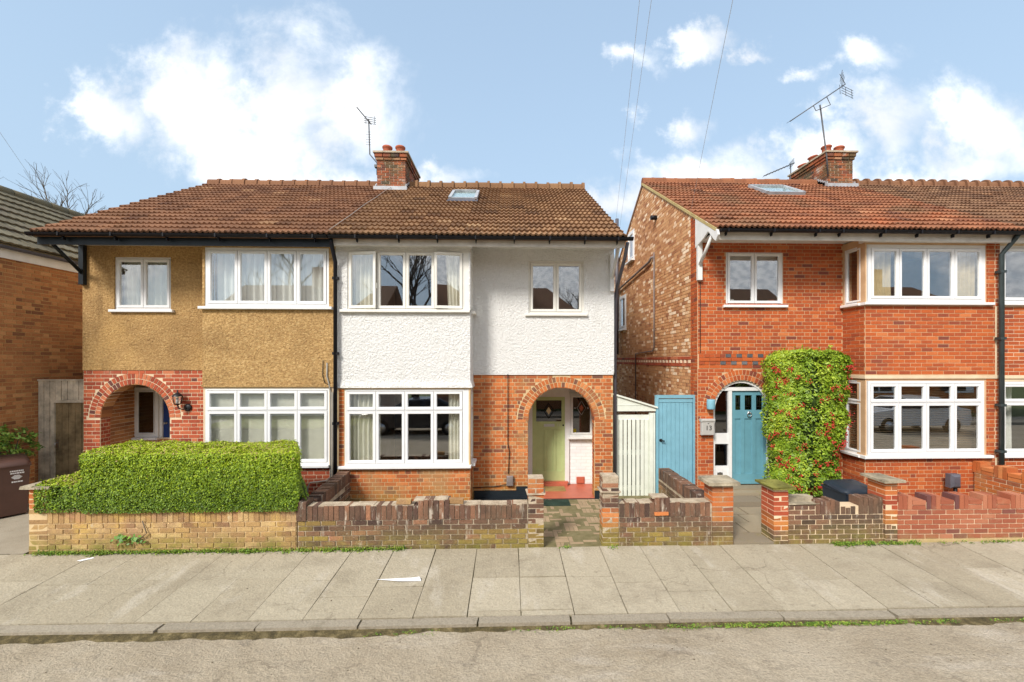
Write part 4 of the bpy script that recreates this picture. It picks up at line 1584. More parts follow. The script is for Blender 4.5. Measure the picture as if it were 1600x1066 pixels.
# arched door screen with sidelights
SY = MY + .10
SM = Tr(0, SY, 0)
uc, rs, zs = 4.825, .605, 1.78
b = MB(SM)
n = 28
for i in range(n):
    a0, a1 = PI * i / n, PI * (i + 1) / n
    q = [(uc + r_ * math.cos(a), zs + r_ * math.sin(a)) for a in (a0, a1) for r_ in (rs - .055, rs)]
    b.prism([q[0], q[1], q[3], q[2]], -.06, .06)
b.box(uc - rs, -.06, .2, uc - rs + .05, .06, zs)
b.box(uc + rs - .05, -.06, .2, uc + rs, .06, zs)
b.box(4.56, -.05, .2, 4.635, .06, 2.16)
b.box(5.395 - .0, -.05, .2, 5.43 - .05 + .045, .06, 1.95) if False else None
b.box(4.44, -.045, 2.165, 5.20, .05, 2.235)
b.box(uc - rs + .05, -.04, 1.06, 4.56, .05, 1.28)
b.box(uc - rs + .05, -.04, .2, 4.56, .05, .60)
sc = b.build('door_screen', 'paint_white', H13)
b = MB(SM)
b.box(uc - rs + .05, .0, .60, 4.56, .008, 1.06)
b.build('pane', 'glass_dark', sc)
b = MB(SM)
b.box(uc - rs + .05, .0, 1.28, 4.56, .008, 1.95)
b.add([(4.36, .004, 1.95), (4.56, .004, 1.95), (4.56, .004, 2.22), (4.50, .004, 2.22)], [(0, 1, 2, 3)])
b.build('pane', 'glass_dark', sc)
b = MB(SM)
b.add([(uc + .45 * math.cos(PI - .9 + (PI - 2 * (PI - .9)) * i / 12) if False else uc + .52 * math.cos(PI * (.22 + .56 * i / 12)), .004, zs + .54 * math.sin(PI * (.22 + .56 * i / 12))) for i in range(13)], [tuple(range(13))])
b.build('pane', 'glass_dark', sc)
b = MB(SM)
b.lathe((0, 0, 0), [(0, 0), (.05, 0), (.05, .012), (0, .014)], 14, M=Tr(4.38, -.04, .43) @ Matrix.Rotation(PI / 2, 4, 'X'))
b.box(4.325, -.055, .39, 4.435, -.04, .47)
b.build('vent', 'steel', sc)
b = MB(SM)
x0, x1, z0, z1 = 4.64, 5.40, .22, 2.16
b.box(x0, .012, z0, x1, .04, 1.62)
ws = [x0, x0 + .085, x0 + .20, x0 + .285, x0 + .44, x0 + .525, x0 + .66, x1]
for a, c in ((0, 1), (2, 3), (4, 5), (6, 7)):
    b.cbox(ws[a], -.008, z0 + .21, ws[c], .013, 1.58, .005)
    b.box(ws[a], -.008, 1.76, ws[c], .04, z1 - .09)
b.box(x0, -.008, z0, x1, .013, z0 + .21)
b.box(x0, -.008, 1.58, x1, .04, 1.76)
b.box(x0, -.008, z1 - .09, x1, .04, z1)
b.box(x0, -.02, z0, x1, .0, z0 + .06)
d13 = b.build('door', 'paint_blue', H13)
for a, c in ((1, 2), (3, 4), (5, 6)):
    b = MB(SM)
    b.box(ws[a], .012, 1.76, ws[c], .018, z1 - .09)
    b.build('leaded_pane', 'glass_dark', d13)
    b = MB(SM)
    xm = (ws[a] + ws[c]) / 2
    for o_ in (-.02, .02):
        b.tube([(xm + o_, .01, 1.80), (xm + o_, .01, 2.02)], .005, 4)
    b.tube([(xm - .04, .01, 1.83), (xm + .04, .01, 1.83)], .005, 4)
    b.build('leading', 'print_black', d13)
b = MB(SM)
b.lathe((0, 0, 0), [(0, 0), (.032, 0), (.032, .012), (0, .014)], 12, M=Tr(x0 + .375, -.008, 1.70) @ Matrix.Rotation(PI / 2, 4, 'X'))
b.tube([(x0 + .375 + .045 * math.sin(t_ * PI / 8), -.03, 1.665 + .045 * math.cos(t_ * PI / 8)) for t_ in range(17)], .009, 6)
b.build('knocker', 'steel', d13)
b = MB()
b.box(4.22, MY - .05, .10, 5.46, SY + .05, .195)
b.box(4.45, MY - .16, .165, 5.5, MY - .05, .192)
b.build('door_step', 'york_stone', H13)
r13, M13, L13r = make_roof(H13, X13 - .02, P13 + .3, 5.24, 7.95, 'tile_orange', 17, 'tile_orange', seed=9, verge=(X13 - .02,), ridgebump=.004,
                           skip=lambda u, s: 2.72 < u < 3.80 and 3.6 < s < 4.65)
b = MB()
b.box(X13 + .02, 8.16, 5.06, P13, 8.185, 5.24)
b.build('fascia', 'fascia_white', H13)
b = MB()
b.box(X13 + .03, 8.187, 5.22, P13, MY + .05, 5.245)
b.box(BX - .05, 8.187, 5.10, P13, BY + .1, 5.218)
b.build('soffit', 'paint_white', H13)
gutter(H13, X13 + .02, P13 + .1, 5.23, [X13 + .15, 4.9, 5.75, 6.2, 7.0, 7.7, 8.4, 9.1])
b = MB(left_face(X13 - .035))
b.prism([(-MY - .04, 5.12), (-MY + .35, 5.22), (-MY + .55, 5.30), (-8.22, 5.10), (-8.12, 5.03), (-8.02, 5.12), (-8.06, 5.22), (-8.5, 5.50), (-MY - .04, 5.78)], 0, .035)
b.build('eaves_end_board', 'paint_white', H13)
b = MB()
b.box(X13 - .03, MY - .09, 4.44, X13 + .06, MY - .012, 5.20)
b.tube([(X13 + .01, MY - .05, 4.72), (X13 + .01, 8.35, 5.20)], .036, 4)
b.build('eaves_bracket', 'paint_white', H13)
b = MB(M13)
b.box(2.74, 3.60, .0, 2.81, 4.62, .10)
b.box(3.70, 3.60, .0, 3.77, 4.62, .10)
b.box(2.81, 4.55, .0, 3.70, 4.62, .11)
b.box(2.81, 3.60, .0, 3.70, 3.66, .085)
s13 = b.build('skylight', 'lead', H13)
b = MB(M13)
b.box(2.81, 3.66, .06, 3.70, 4.55, .068)
b.build('pane', 'skylight_glass', s13)
b = MB(M13)
b.box(2.81, 3.66, .03, 3.70, 4.55, .036)
b.build('blind', 'blind_white', s13)
chimney(H13, 9.02, 9.78, 12.25, 13.8, 7.66, 8.75, [(9.2, 12.5, .26, -.05), (9.55, 12.5, .24, .08), (9.18, 13.0, .2, -.25), (9.2, 13.5, .18, -.3)], seed=9)
b = MB()
b.tube([(P13 + .12, 8.10, 5.2), (P13 + .10, 8.14, 5.12), (P13 + .02, BY - .10, 4.86), (P13 + .02, BY - .10, .0)], .042, 10)
for z in (4.5, 3.2, 1.9, 1.0):
    b.box(P13 - .04, BY - .14, z, P13 + .08, BY - .03, z + .05)
b.build('downpipe', 'pipe_green', H13)
# pipes, cable and vent on the side wall
b = MB()
b.tube([(X13 + .02, 11.75, 5.58), (X13 - .06, 11.78, 5.56), (X13 - .07, 11.9, 5.48), (X13 - .07, 15.8, 5.22), (X13 - .07, 15.8, 0)], .035, 8)
b.build('waste_pipe', 'copper_box', H13)
b = MB()
b.tube([(X13 - .04, 11.6, 5.66), (X13 - .04, 11.6, 3.15), (X13 - .04, 11.7, 3.05), (X13 - .04, 13.3, 3.0), (X13 - .04, 13.3, .2)], .018, 6)
b.build('waste_pipe', 'copper_box', H13)
b = MB()
b.tube([(X13 + .045, MY - .02, 4.42), (X13 + .045, MY - .02, 2.95)], .007, 5)
b.build('wall_cable', 'cable_black', H13)
b = MB()
b.tube([(X13, 11.5, 6.55), (X13 - .16, 11.5, 6.55)], .06, 10)
b.build('flue_cowl', 'gutter_black', H13)
b = MB()
b.tube([(X13 - .14, 15.2, 3.0), (X13 - .14, 15.2, 7.7)], .06, 10)
b.build('soil_pipe', 'pipe_grey', H13)

# letterbox and lamp beside the blue door
t = thing('mailbox', 'pale steel mailbox numbered 13 on the brick beside the blue door', 'mailbox', (4.06, MY, 1.3))
b = MB()
b.cbox(3.93, MY - .11, 1.27, 4.19, MY - .012, 1.57, .012)
b.build('box', 'mailbox_steel', t)
b = MB()
b.cbox(3.915, MY - .13, 1.545, 4.205, MY - .012, 1.60, .012)
b.build('lid', 'mailbox_steel', t)
numerals(t, '13', 4.035, MY - .113, 1.375, .135, 'print_black')
b = MB()
b.lathe((0, 0, 0), [(0, 0), (.014, 0), (.014, .006), (0, .007)], 10, M=Tr(4.06, MY - .113, 1.52) @ Matrix.Rotation(PI / 2, 4, 'X'))
b.build('lock', 'steel', t)
t = thing('wall_lamp', 'small blue grey cylinder lamp above the mailbox', 'lamp', (4.12, MY, 1.8))
b = MB()
b.lathe((4.12, MY - .10, 1.80), [(.0, .0), (.075, 0), (.082, .015), (.082, .185), (.075, .2), (0, .2)], 18)
b.build('shade', 'paint_blue_gate', t)
b = MB()
b.box(4.09, MY - .04, 1.86, 4.15, MY - .008, 1.94)
b.build('mount', 'paint_blue_gate', t)

# ------------------------------------------------------------------ no. 15: right-hand house of the pair
H15 = thing('semi_detached_house', 'brick house at the right edge joined on beyond the green black downpipe', 'house', (12, MY, 0), 'houses facing the street')
X15 = 15.5
b = MB()
panel(b, P13, 12.4, -.3, 5.2, [('r', 9.68, 12.1, .94, 2.38), ('r', 9.68, 12.1, 3.93, 5.06)], .2, FB)
panel(b, 12.3, X15, -.3, 5.3, [], .2, FR)
b.box(12.2, BY + .2, -.3, 12.4, MY, 5.2)
gable(b, X15 - .2, .2, 5.70, 7.85, MY + .02)
b.box(P13, BACK - .2, -.3, X15, BACK, 5.3)
w15 = b.build('wall', 'mortar_pale', H15)
P = Pieces('brick', 300, 151)
for za, zb_ in ((-.1, .88), (2.50, 3.88)):
    lay(P, FB, P13 + .04, 12.4, za, zb_, 'brick_bright', 'stretcher' if za > 0 else 'flemish', parent=w15)
for za, zb_ in ((.88, 2.45), (3.86, 5.1)):
    lay(P, FB, P13, 9.67, za, zb_, 'brick_bright', 'flemish', parent=w15)
P.flush(w15)
window(H15, Tr(0, BY + .004, 0), 9.68, 12.1, 3.93, 5.06, 4, 'upvc_white', sill=(.03, .06), fw=.05)
window(H15, Tr(0, BY + .004, 0), 9.68, 12.1, .94, 2.38, 4, 'upvc_white', transom=1.97, sill=(.03, .06), fw=.05)
b = MB()
b.box(P13, BY - .025, 2.44, 12.4, BY + .1, 2.505)
b.build('lintel_band', 'mortar_pale', H15)
rooms(H15, P13, X15 - .2, 2.55, 5.14, P13 + .01, 12.2)
make_roof(H15, P13 + .3, X15, 5.24, 7.95, 'tile_dark', 17, 'tile_rust', seed=13, ridgebump=.03)
b = MB()
b.box(P13, 8.16, 5.06, X15, 8.185, 5.24)
b.build('fascia', 'fascia_white', H15)
b = MB()
b.box(P13, 8.187, 5.10, X15, MY + .05, 5.12)
b.build('soffit', 'paint_white', H15)
gutter(H15, P13 + .11, X15, 5.23, [10.2, 11, 12, 13])

# ------------------------------------------------------------------ neighbour at the far left, seen from its side
XL = -9.60
HL = thing('brick_house', 'brown brick house side with grey tiled roof at the left edge', 'house', (-12.3, 11, 0))
b = MB()
b.box(XL - .25, 7.0, -.3, XL, 17, 4.95)
b.box(-15.2, 7.0, -.3, XL - .25, 7.25, 4.95)
b.box(-15.2, 16.8, -.3, XL - .25, 17, 4.95)
b.box(-15.4, 7.0, -.3, -15.2, 17, 4.95)
wl = b.build('wall', 'mortar_brown', HL)
P = Pieces('brick', 300, 191)
lay(P, right_face(XL), 7.0, 14.5, -.1, 4.80, 'brick_brown', 'flemish', parent=wl)
lay(P, Tr(0, 7.0, 0), -12, XL, -.1, 4.8, 'brick_brown', 'flemish', parent=wl)
P.flush(wl)
ZE, ZR, XR = 4.98, 6.90, -12.3
pl = math.atan2(ZR - ZE, XL + .17 - XR)
Lr = math.hypot(ZR - ZE, XL + .17 - XR)
ML = Tr(XL + .17, 6.8, ZE) @ Rz(PI / 2) @ Matrix.Rotation(pl, 4, 'X')
b = MB()
b.box(0, .02, -.07, 10.4, Lr, -.006, M=ML)
b.box(0, 0, -.07, 10.4, Lr, .02, M=Tr(XR - (XL + .17 - XR), 17.2, ZE) @ Rz(-PI / 2) @ Matrix.Rotation(pl, 4, 'X'))
b.prism([(-15.0, 4.9), (XL, 4.9), (XR, 6.8)], 7.02, 7.2)
rl = b.build('roof', 'tile_slate', HL)
tile_slope(rl, ML, 10.4, Lr - .02, 9, 'tile_slate', w=.33, rolls=2, amp=.010, seed=17)
for i in range(23):
    b = MB()
    b.tube([(XR, 6.8 + .45 * i, ZR + .02), (XR, 6.8 + .45 * i + .44, ZR + .02)], .11, 10)
    b.build('ridge_tile', 'tile_slate', rl)
b = MB()
b.box(XL + .012, 6.8, 4.74, XL + .035, 17.2, 4.93)
b.build('fascia', 'paint_white', HL)
b = MB()
b.tube([(XL + .09, 6.8, 4.955), (XL + .09, 17.2, 4.955)], .05, 8)
b.build('gutter', 'pipe_grey', HL)


# ================================================================== GARDEN WALLS
WY = 6.63


def pier(P, core, x0, x1, y0, y1, z0, z1, mats, style='old', jit=.004, parent=None):
    core.box(x0 + .008, y0 + .008, z0, x1 - .008, y1 - .008, z1 - .006)
    z = z0
    c = 0
    rr = P.rr
    while z < z1 - .04:
        h = min(.075, z1 - z)
        m = mats[min(len(mats) - 1, int((z - z0) / (z1 - z0) * len(mats)))]
        xm, ym = (x0 + x1) / 2, (y0 + y1) / 2
        if c % 2 == 0:
            for a, d in ((y0, ym), (ym, y1)):
                P.box(x0 + rr.uniform(0, .004), a + .005, z + .005, x1 - rr.uniform(0, .004), d - .005, z + h - .005, m, style, jit=jit, parent=parent)
        else:
            for a, d in ((x0, xm), (xm, x1)):
                P.box(a + .005, y0 + rr.uniform(0, .004), z + .005, d - .005, y1 - rr.uniform(0, .004), z + h - .005, m, style, jit=jit, parent=parent)
        z += h
        c += 1


def soldiers(P, x0, x1, y0, y1, z0, h, mat, parent, rag=.009, gaps=(), raised=()):
    rr = P.rr
    x = x0
    while x < x1 - .03:
        w = min(.0775, x1 - x)
        hh = h + rr.uniform(-rag, rag)
        for a, c, dz in raised:
            if a < x < c:
                hh += dz
        P.box(x + .004, y0 + rr.uniform(-.004, .004), z0 + .004, x + w - .004, y1, z0 + hh, mat, 'worn', jit=.005, parent=parent)
        x += w


def slab(b, x0, y0, x1, y1, z, h, rr, n=5):
    """rough coping slab with knocked edges"""
    b.box(x0 + rr.uniform(-.01, .01), y0, z, x1, y1, z + h)
    b.v = b.v[:-8] + [(x + rr.uniform(-.012, .012), y + rr.uniform(-.012, .012), q + rr.uniform(-.006, .006)) for x, y, q in b.v[-8:]]


rr = random.Random(77)
# no. 9: yellow-stained wall under the hedge
G9 = thing('garden_wall', 'low yellow stained brick wall under the clipped hedge', 'garden wall', (-5, WY, 0), 'front garden walls')
b = MB()
b.box(-6.96, WY + .01, -.1, -3.14, WY + .20, .61)
P = Pieces('brick', 300, 201)
pier(P, b, -6.97, -6.70, WY, WY + .25, -.04, .93, ['brick_yellow', 'brick_yellow', 'brick_orange'])
b.box(-6.94, WY + .26, -.1, -6.73, 8.2, .80)
c9 = b.build('wall_core', 'mortar_tan', G9)
lay(P, Tr(0, WY + .01, 0), -6.70, -3.14, -.03, .42, 'brick_yellow', 'stretcher', style='old', proud=.012, jit=.004, parent=c9)
soldiers(P, -6.70, -3.14, WY, WY + .21, .42, .215, 'brick_yellow', c9)
lay(P, right_face(-6.735), WY + .26, 8.2, -.03, .80, 'brick_yellow', 'stretcher', style='old', proud=.012, parent=c9)
P.flush(c9)
b = MB()
slab(b, -7.04, WY - .05, -6.63, WY + .62, .935, .045, rr)
b.build('coping', 'cap_concrete', G9)

# no. 11: old dark wall with soldier course and piers beside the path
G11 = thing('garden_wall', 'old dark lime streaked brick wall in front of the white house', 'garden wall', (-1.3, WY, 0), 'front garden walls')
b = MB()
b.box(-3.12, WY + .01, -.1, .29, WY + .20, .618)
P = Pieces('brick', 300, 211)
pier(P, b, .285, .53, WY - .01, WY + .235, -.03, 1.03, ['brick_moss', 'brick_old', 'brick_orange'])
c11 = b.build('wall_core', 'mortar_old', G11)
lay(P, Tr(0, WY + .01, 0), -3.12, .285, -.03, .42, 'brick_old', 'stretcher', style='old', proud=.012, jit=.005, parent=c11)
for i_, q_ in enumerate(P.l):
    xx, zz = q_[1].translation.x, q_[1].translation.z
    if q_[2] == 'brick_old' and ((xx < -2.6 and rr.random() < (-2.3 - xx)) or (xx > -.9 and zz < .30 and rr.random() < .35 + .5 * (xx + .9))):
        P.l[i_] = q_[:2] + ('brick_moss',) + q_[3:]
soldiers(P, -2.98, .285, WY - .005, WY + .21, .42, .215, 'brick_old', c11, raised=[(-1.42, -.92, .075)])
soldiers(P, -3.14, -2.99, WY - .02, WY + .24, .42, .29, 'brick_old', c11)
for xx in (-1.68, -.90):
    P.box(xx, WY + .01, .648, xx + .22, WY + .12, .715, 'brick_yellow', 'old', jit=.02, parent=c11)
P.flush(c11)
b = MB()
for xa, xb, zt in ((-2.98, -1.42, .637), (-1.42, -.92, .712), (-.92, .285, .637)):
    x = xa
    while x < xb - .01:
        w = min(rr.uniform(.10, .3), xb - x)
        b.box(x, WY + rr.uniform(.004, .014), zt - .02, x + w - .001, WY + .20, zt + rr.uniform(-.001, .007))
        x += w
b.build('bedding_mortar', 'mortar_old', G11)
b = MB()
slab(b, .27, WY - .03, .545, WY + .25, .78, .018, rr)
b.build('pier_band', 'mortar_old', G11)

G11b = thing('garden_wall', 'short broken topped brick wall between the block path and the blue door path', 'garden wall', (2.4, WY, 0), 'front garden walls')
b = MB()
b.box(1.66, WY + .01, -.1, 3.10, WY + .20, .61)
P = Pieces('brick', 300, 221)
pier(P, b, 1.41, 1.665, WY - .01, WY + .235, -.03, 1.05, ['brick_moss', 'brick_orange', 'brick_old', 'brick_old'])
pier(P, b, 3.09, 3.42, WY - .02, WY + .28, -.03, .90, ['brick_old', 'brick_orange', 'brick_orange'], 'worn', .002)
c11b = b.build('wall_core', 'mortar_old', G11b)
lay(P, Tr(0, WY + .01, 0), 1.665, 3.09, -.03, .42, 'brick_old', 'stretcher', style='old', proud=.012, jit=.006, parent=c11b)
for i_, q_ in enumerate(P.l):
    xx, zz = q_[1].translation.x, q_[1].translation.z
    if q_[2] == 'brick_old' and zz < .30 and rr.random() < .75 - .5 * (xx - 1.6):
        P.l[i_] = q_[:2] + ('brick_moss',) + q_[3:]
soldiers(P, 1.67, 3.07, WY - .005, WY + .21, .42, .215, 'brick_old', c11b, rag=.010, raised=[(2.18, 2.42, .08)])
P.box(2.20, WY - .03, .45, 2.42, WY + .05, .50, 'brick_orange', 'old', jit=.06, lev=12, parent=c11b)
P.flush(c11b)
b = MB()
for xa, xb, zt in ((1.67, 2.18, .637), (2.18, 2.42, .715), (2.42, 3.07, .637)):
    x = xa
    while x < xb - .01:
        w = min(rr.uniform(.10, .3), xb - x)
        b.box(x, WY + rr.uniform(.004, .02), zt - .02, x + w - .001, WY + .20, zt + rr.uniform(-.001, .008))
        x += w
b.build('bedding_mortar', 'mortar_old', G11b)
b = MB()
slab(b, 1.39, WY - .03, 1.68, WY + .26, .80, .02, rr)
b.build('pier_band', 'mortar_old', G11b)
b = MB()
slab(b, 3.02, WY - .08, 3.49, WY + .34, .905, .05, rr)
b.build('pier_cap', 'cap_concrete', G11b)

# dividing walls running back to the houses
def side_wall(name, label, xa, xb, y0, y1, z0, z1a, z1b, mat, face='l', seed=1, step=True):
    t = thing(name, label, 'garden wall', ((xa + xb) / 2, y0, 0), 'side garden walls')
    b = MB()
    M = left_face(0)
    b.prism([(-y1, z0), (-y0, z0), (-y0, z1a - .02), (-y1, z1b - .02)], xa + .01, xb - .01, M=M)
    c = b.build('wall_core', 'mortar_old', t)
    P = Pieces('brick', 300, seed)
    zt = lambda u: z1b - .225 + (z1a - z1b) * (u + y1) / (y1 - y0)
    for X, F in ((xa, left_face(xa + .01)), (xb, right_face(xb - .01))):
        if X == xa:
            lay(P, F, -y1, -y0, z0, max(z1a, z1b) - .2, mat, 'stretcher', style='old', proud=.011, ztop=zt, parent=c)
        else:
            lay(P, F, y0, y1, z0, max(z1a, z1b) - .2, mat, 'stretcher', style='old', proud=.011, ztop=lambda u: zt(-u), parent=c)
    y = y0
    rr = P.rr
    while y < y1 - .04:
        zz = z1a + (z1b - z1a) * (y - y0) / (y1 - y0)
        P.box(xa - .004, y + .004, zz - .215, xb + .004, y + .0735, zz + rr.uniform(-.008, .008), mat, 'old', jit=.01, parent=c)
        y += .0775
    # end face at the back
    P.flush(c)
    return t


side_wall('dividing_wall', 'brick dividing wall running back between the hedge garden and the white bay', -3.16, -2.96, 6.86, 8.34, -.1, .66, .74, 'brick_old', seed=231)
side_wall('dividing_wall', 'brick dividing wall running back beside the blue boarded side door', 3.06, 3.27, 6.92, 8.95, -.1, .62, .60, 'brick_old', seed=232)

# no. 13: two capped red piers and a dark wall
G13w = thing('garden_wall', 'dark brick wall with broken top between two capped red piers by the bush', 'garden wall', (5, WY, 0), 'front garden walls')
b = MB()
b.box(4.27, WY + .03, -.1, 5.80, WY + .22, .55)
P = Pieces('brick', 300, 241)
pier(P, b, 4.04, 4.275, WY - .02, WY + .33, -.03, .83, ['brick_old', 'brick_orange', 'brick_red', 'brick_red'], 'worn', .002)
pier(P, b, 5.79, 5.99, WY - .02, WY + .33, -.03, .92, ['brick_old', 'brick_orange', 'brick_red', 'brick_orange'], 'worn', .002)
c13 = b.build('wall_core', 'mortar_pale', G13w)
lay(P, Tr(0, WY + .03, 0), 4.275, 5.79, -.03, .42, 'brick_old', 'stretcher', style='old', proud=.012, jit=.004, parent=c13)
soldiers(P, 4.72, 5.12, WY + .02, WY + .23, .42, .20, 'brick_old', c13, rag=.03)
soldiers(P, 5.12, 5.36, WY + .02, WY + .23, .42, .13, 'brick_old', c13, rag=.03)
soldiers(P, 5.40, 5.79, WY + .02, WY + .23, .42, .25, 'brick_old', c13, rag=.012)
lay(P, Tr(0, WY + .03, 0), 4.275, 4.72, .42, .57, 'brick_old', 'stretcher', style='old', proud=.012, jit=.006, parent=c13, depth=.18)
P.flush(c13)
for x0, x1, z, m in ((3.99, 4.34, .835, 'cap_moss'), (5.73, 6.05, .925, 'cap_concrete')):
    b = MB()
    slab(b, x0, WY - .08, x1, WY + .40, z, .04, rr)
    b.build('pier_cap', m, G13w)
b = MB()
slab(b, 4.28, WY + .02, 4.78, WY + .22, .575, .025, rr)
slab(b, 4.30, WY + .12, 4.74, WY + .26, .60, .07, rr)
b.build('broken_coping', 'cap_concrete', G13w)

# no. 15: newer pink wall with castellated top
G15 = thing('garden_wall', 'newer pink red brick wall with stepped castellated top at the right', 'garden wall', (7.5, WY, 0), 'front garden walls')
b = MB()
b.box(6.0, WY + .02, -.1, 9.6, WY + .20, .60)
c15 = b.build('wall_core', 'mortar_pale', G15)
P = Pieces('brick', 300, 251)
lay(P, Tr(0, WY + .02, 0), 6.0, 9.6, .03, .48, 'brick_pink', 'stretcher', style='worn', proud=.010, parent=c15)
x = 6.02
i = 0
while x < 9.5:
    if i % 2 == 0:
        for q in range(3):
            P.box(x + q * .0755 + .004, WY + .008, .484, x + (q + 1) * .0755 - .004, WY + .218, .70, 'brick_pink', 'worn', jit=.004, parent=c15)
    else:
        for q in range(2):
            P.box(x + .004, WY + .008, .484 + q * .075, x + .216, WY + .215, .484 + q * .075 + .066, 'brick_pink', 'worn', jit=.004, parent=c15)
    x += .2265 if i % 2 == 0 else .225
    i += 1
P.flush(c15)
b = MB()
b.box(6.0, WY - .01, -.1, 9.6, WY + .22, .03)
b.build('footing', 'mortar_tan', G15)
t = thing('dividing_wall', 'red brick dividing wall with stepped top at the right edge', 'garden wall', (9.25, 6.9, 0), 'side garden walls')
b = MB()
b.box(9.11, 6.86, -.1, 9.31, 8.36, .60)
c = b.build('wall_core', 'mortar_pale', t)
P = Pieces('brick', 300, 252)
lay(P, left_face(9.108), -8.36, -6.86, 0, .60, 'brick_orange', 'stretcher', style='worn', parent=c)
y = 6.88
i = 0
while y < 8.3:
    if i % 2 == 0:
        for q in range(3):
            P.box(9.10, y + q * .0755 + .004, .605, 9.32, y + (q + 1) * .0755 - .004, .83, 'brick_orange', 'worn', jit=.003, parent=c)
    else:
        for q in range(2):
            P.box(9.10, y + .004, .605 + q * .075, 9.32, y + .216, .605 + q * .075 + .066, 'brick_orange', 'worn', jit=.003, parent=c)
    y += .2265
    i += 1
P.flush(c)

# ================================================================== GATES AND FENCES
t = thing('side_gate', 'pale mint slatted side gate beneath a small lean-to roof', 'gate', (2.6, 9.15, -.05))
GY = 9.12
b = MB()
b.box(2.17, GY + .02, -.03, 2.29, GY + .06, 1.66)
b.box(2.83, GY + .021, -.03, 2.93, GY + .06, 1.66)
b.box(2.29, GY + .022, 1.56, 2.83, GY + .06, 1.66)
b.box(2.29, GY + .04, .82, 2.83, GY + .07, .92)
b.box(2.29, GY + .04, .08, 2.83, GY + .07, .18)
b.build('gate_frame', 'paint_mint', t)
sl = MB()
sl.cbox(0, 0, 0, .07, .02, 1.62, .004)
sm_ = sl.mesh('slat', 'paint_mint')
for i in range(7):
    o = bpy.data.objects.new('slat', sm_)
    o.matrix_basis = Tr(2.30 + i * .0895 - .0, GY, -.06)
    link(o, t)
b = MB()
b.box(2.93, GY - .03, -.1, 3.00, GY + .07, 1.70)
b.box(3.003, GY - .01, -.1, 3.05, GY + .06, 1.70)
b.build('post', 'paint_mint', t)
b = MB()
b.lathe((0, 0, 0), [(0, 0), (.02, 0), (.02, .02), (0, .025)], 8, M=Tr(2.21, GY + .02, .88) @ Matrix.Rotation(PI / 2, 4, 'X'))
b.build('latch', 'steel', t)
t = thing('lean_to_roof', 'small pale mint lean-to gable board with sloping cover above the slatted gate', 'lean-to', (2.6, 9.1, 1.7))
b = MB()
b.prism([(2.16, 1.74), (3.06, 1.74), (3.06, 1.80), (2.16, 2.08)], GY - .02, GY + .01)
b.box(2.16, GY - .028, 1.86, 2.75, GY - .021, 1.865)
b.build('gable_board', 'paint_mint', t)
b = MB()
b.prism([(2.15, 2.085), (3.09, 1.80), (3.09, 1.835), (2.15, 2.12)], GY - .06, GY + 1.1)
b.build('roof_sheet', 'paint_mint', t)
t = thing('side_door', 'tall sky blue boarded side door beside the red brick corner', 'door', (3.48, 9.1, 0))
b = MB()
b.box(3.065, GY - .03, -.05, 3.115, GY + .07, 2.07)
b.box(3.845, GY - .03, -.05, 3.885, GY + .07, 2.07)
b.box(3.115, GY - .03, 2.01, 3.845, GY + .07, 2.07)
b.build('door_frame', 'paint_blue_gate', t)
b = MB()
b.box(3.12, GY + .012, .0, 3.84, GY + .045, 2.0)
b.box(3.12, GY - .008, 1.92, 3.84, GY + .012, 2.0)
bd = b.build('backing', 'paint_blue_gate', t)
sl = MB()
sl.cbox(0, 0, 0, .085, .012, 1.915, .005)
sm_ = sl.mesh('board', 'paint_blue_gate')
for i in range(8):
    o = bpy.data.objects.new('board', sm_)
    o.matrix_basis = Tr(3.125 + i * .0892, GY, .0)
    link(o, t)
b = MB()
b.tube([(3.17, GY - .005, 1.13), (3.17, GY - .05, 1.13), (3.23, GY - .06, 1.12)], .015, 8)
b.lathe((0, 0, 0), [(0, 0), (.033, 0), (.033, .008), (0, .01)], 10, M=Tr(3.17, GY - .002, 1.13) @ Matrix.Rotation(PI / 2, 4, 'X'))
b.build('handle', 'print_black', t)
# weathered fence and door on the left
t = thing('timber_fence', 'weathered grey board fence closing the side passage at the left', 'fence', (-9.2, 9.3, 0))
FY = 9.3
rr = random.Random(5)
x = -9.58
while x < -8.42:
    w = min(.115, -8.40 - x)
    z0 = .05 if x < -9.30 else 1.99
    b = MB()
    b.box(x + .006, FY + rr.uniform(-.006, .006), z0, x + w - .006, FY + .02, 2.38 + rr.uniform(-.006, .004))
    b.build('board', 'timber_grey', t)
    x += w
b = MB()
b.box(-9.58, FY - .015, 2.38, -8.40, FY + .03, 2.41)
b.build('top_rail', 'timber_grey', t)
t = thing('timber_door', 'brown weathered plank door set in the grey board fence', 'door', (-8.95, 9.3, 0))
x = -9.23
while x < -8.45:
    b = MB()
    b.box(x + .003, FY - .004, .06, x + .125, FY + .03, 1.93)
    b.build('board', 'timber_brown', t)
    x += .129
b = MB()
b.box(-9.30, FY - .03, .05, -9.235, FY + .04, 1.99)
b.box(-9.235, FY - .03, 1.935, -8.42, FY + .04, 1.988)
b.build('frame', 'timber_grey', t)
b = MB()
b.box(-9.20, FY - .02, 1.0, -9.17, FY - .004, 1.18)
b.tube([(-9.185, FY - .02, 1.12), (-9.185, FY - .06, 1.12), (-9.185, FY - .06, 1.04)], .01, 6)
b.build('handle', 'steel', t)
t = thing('planter_wall', 'low brown brick planter wall below the leafy shrub at the left', 'planter wall', (-9.4, 8.8, 0))
b = MB()
b.box(-9.56, 8.35, 0, -9.21, 8.88, .88)
c = b.build('wall_core', 'mortar_brown', t)
P = Pieces('brick', 200, 261)
lay(P, Tr(0, 8.35, 0), -9.56, -9.20, .02, .90, 'brick_brown', 'stretcher', style='old', parent=c)
lay(P, right_face(-9.21), 8.35, 8.88, .02, .90, 'brick_brown', 'stretcher', style='old', parent=c)
P.flush(c)

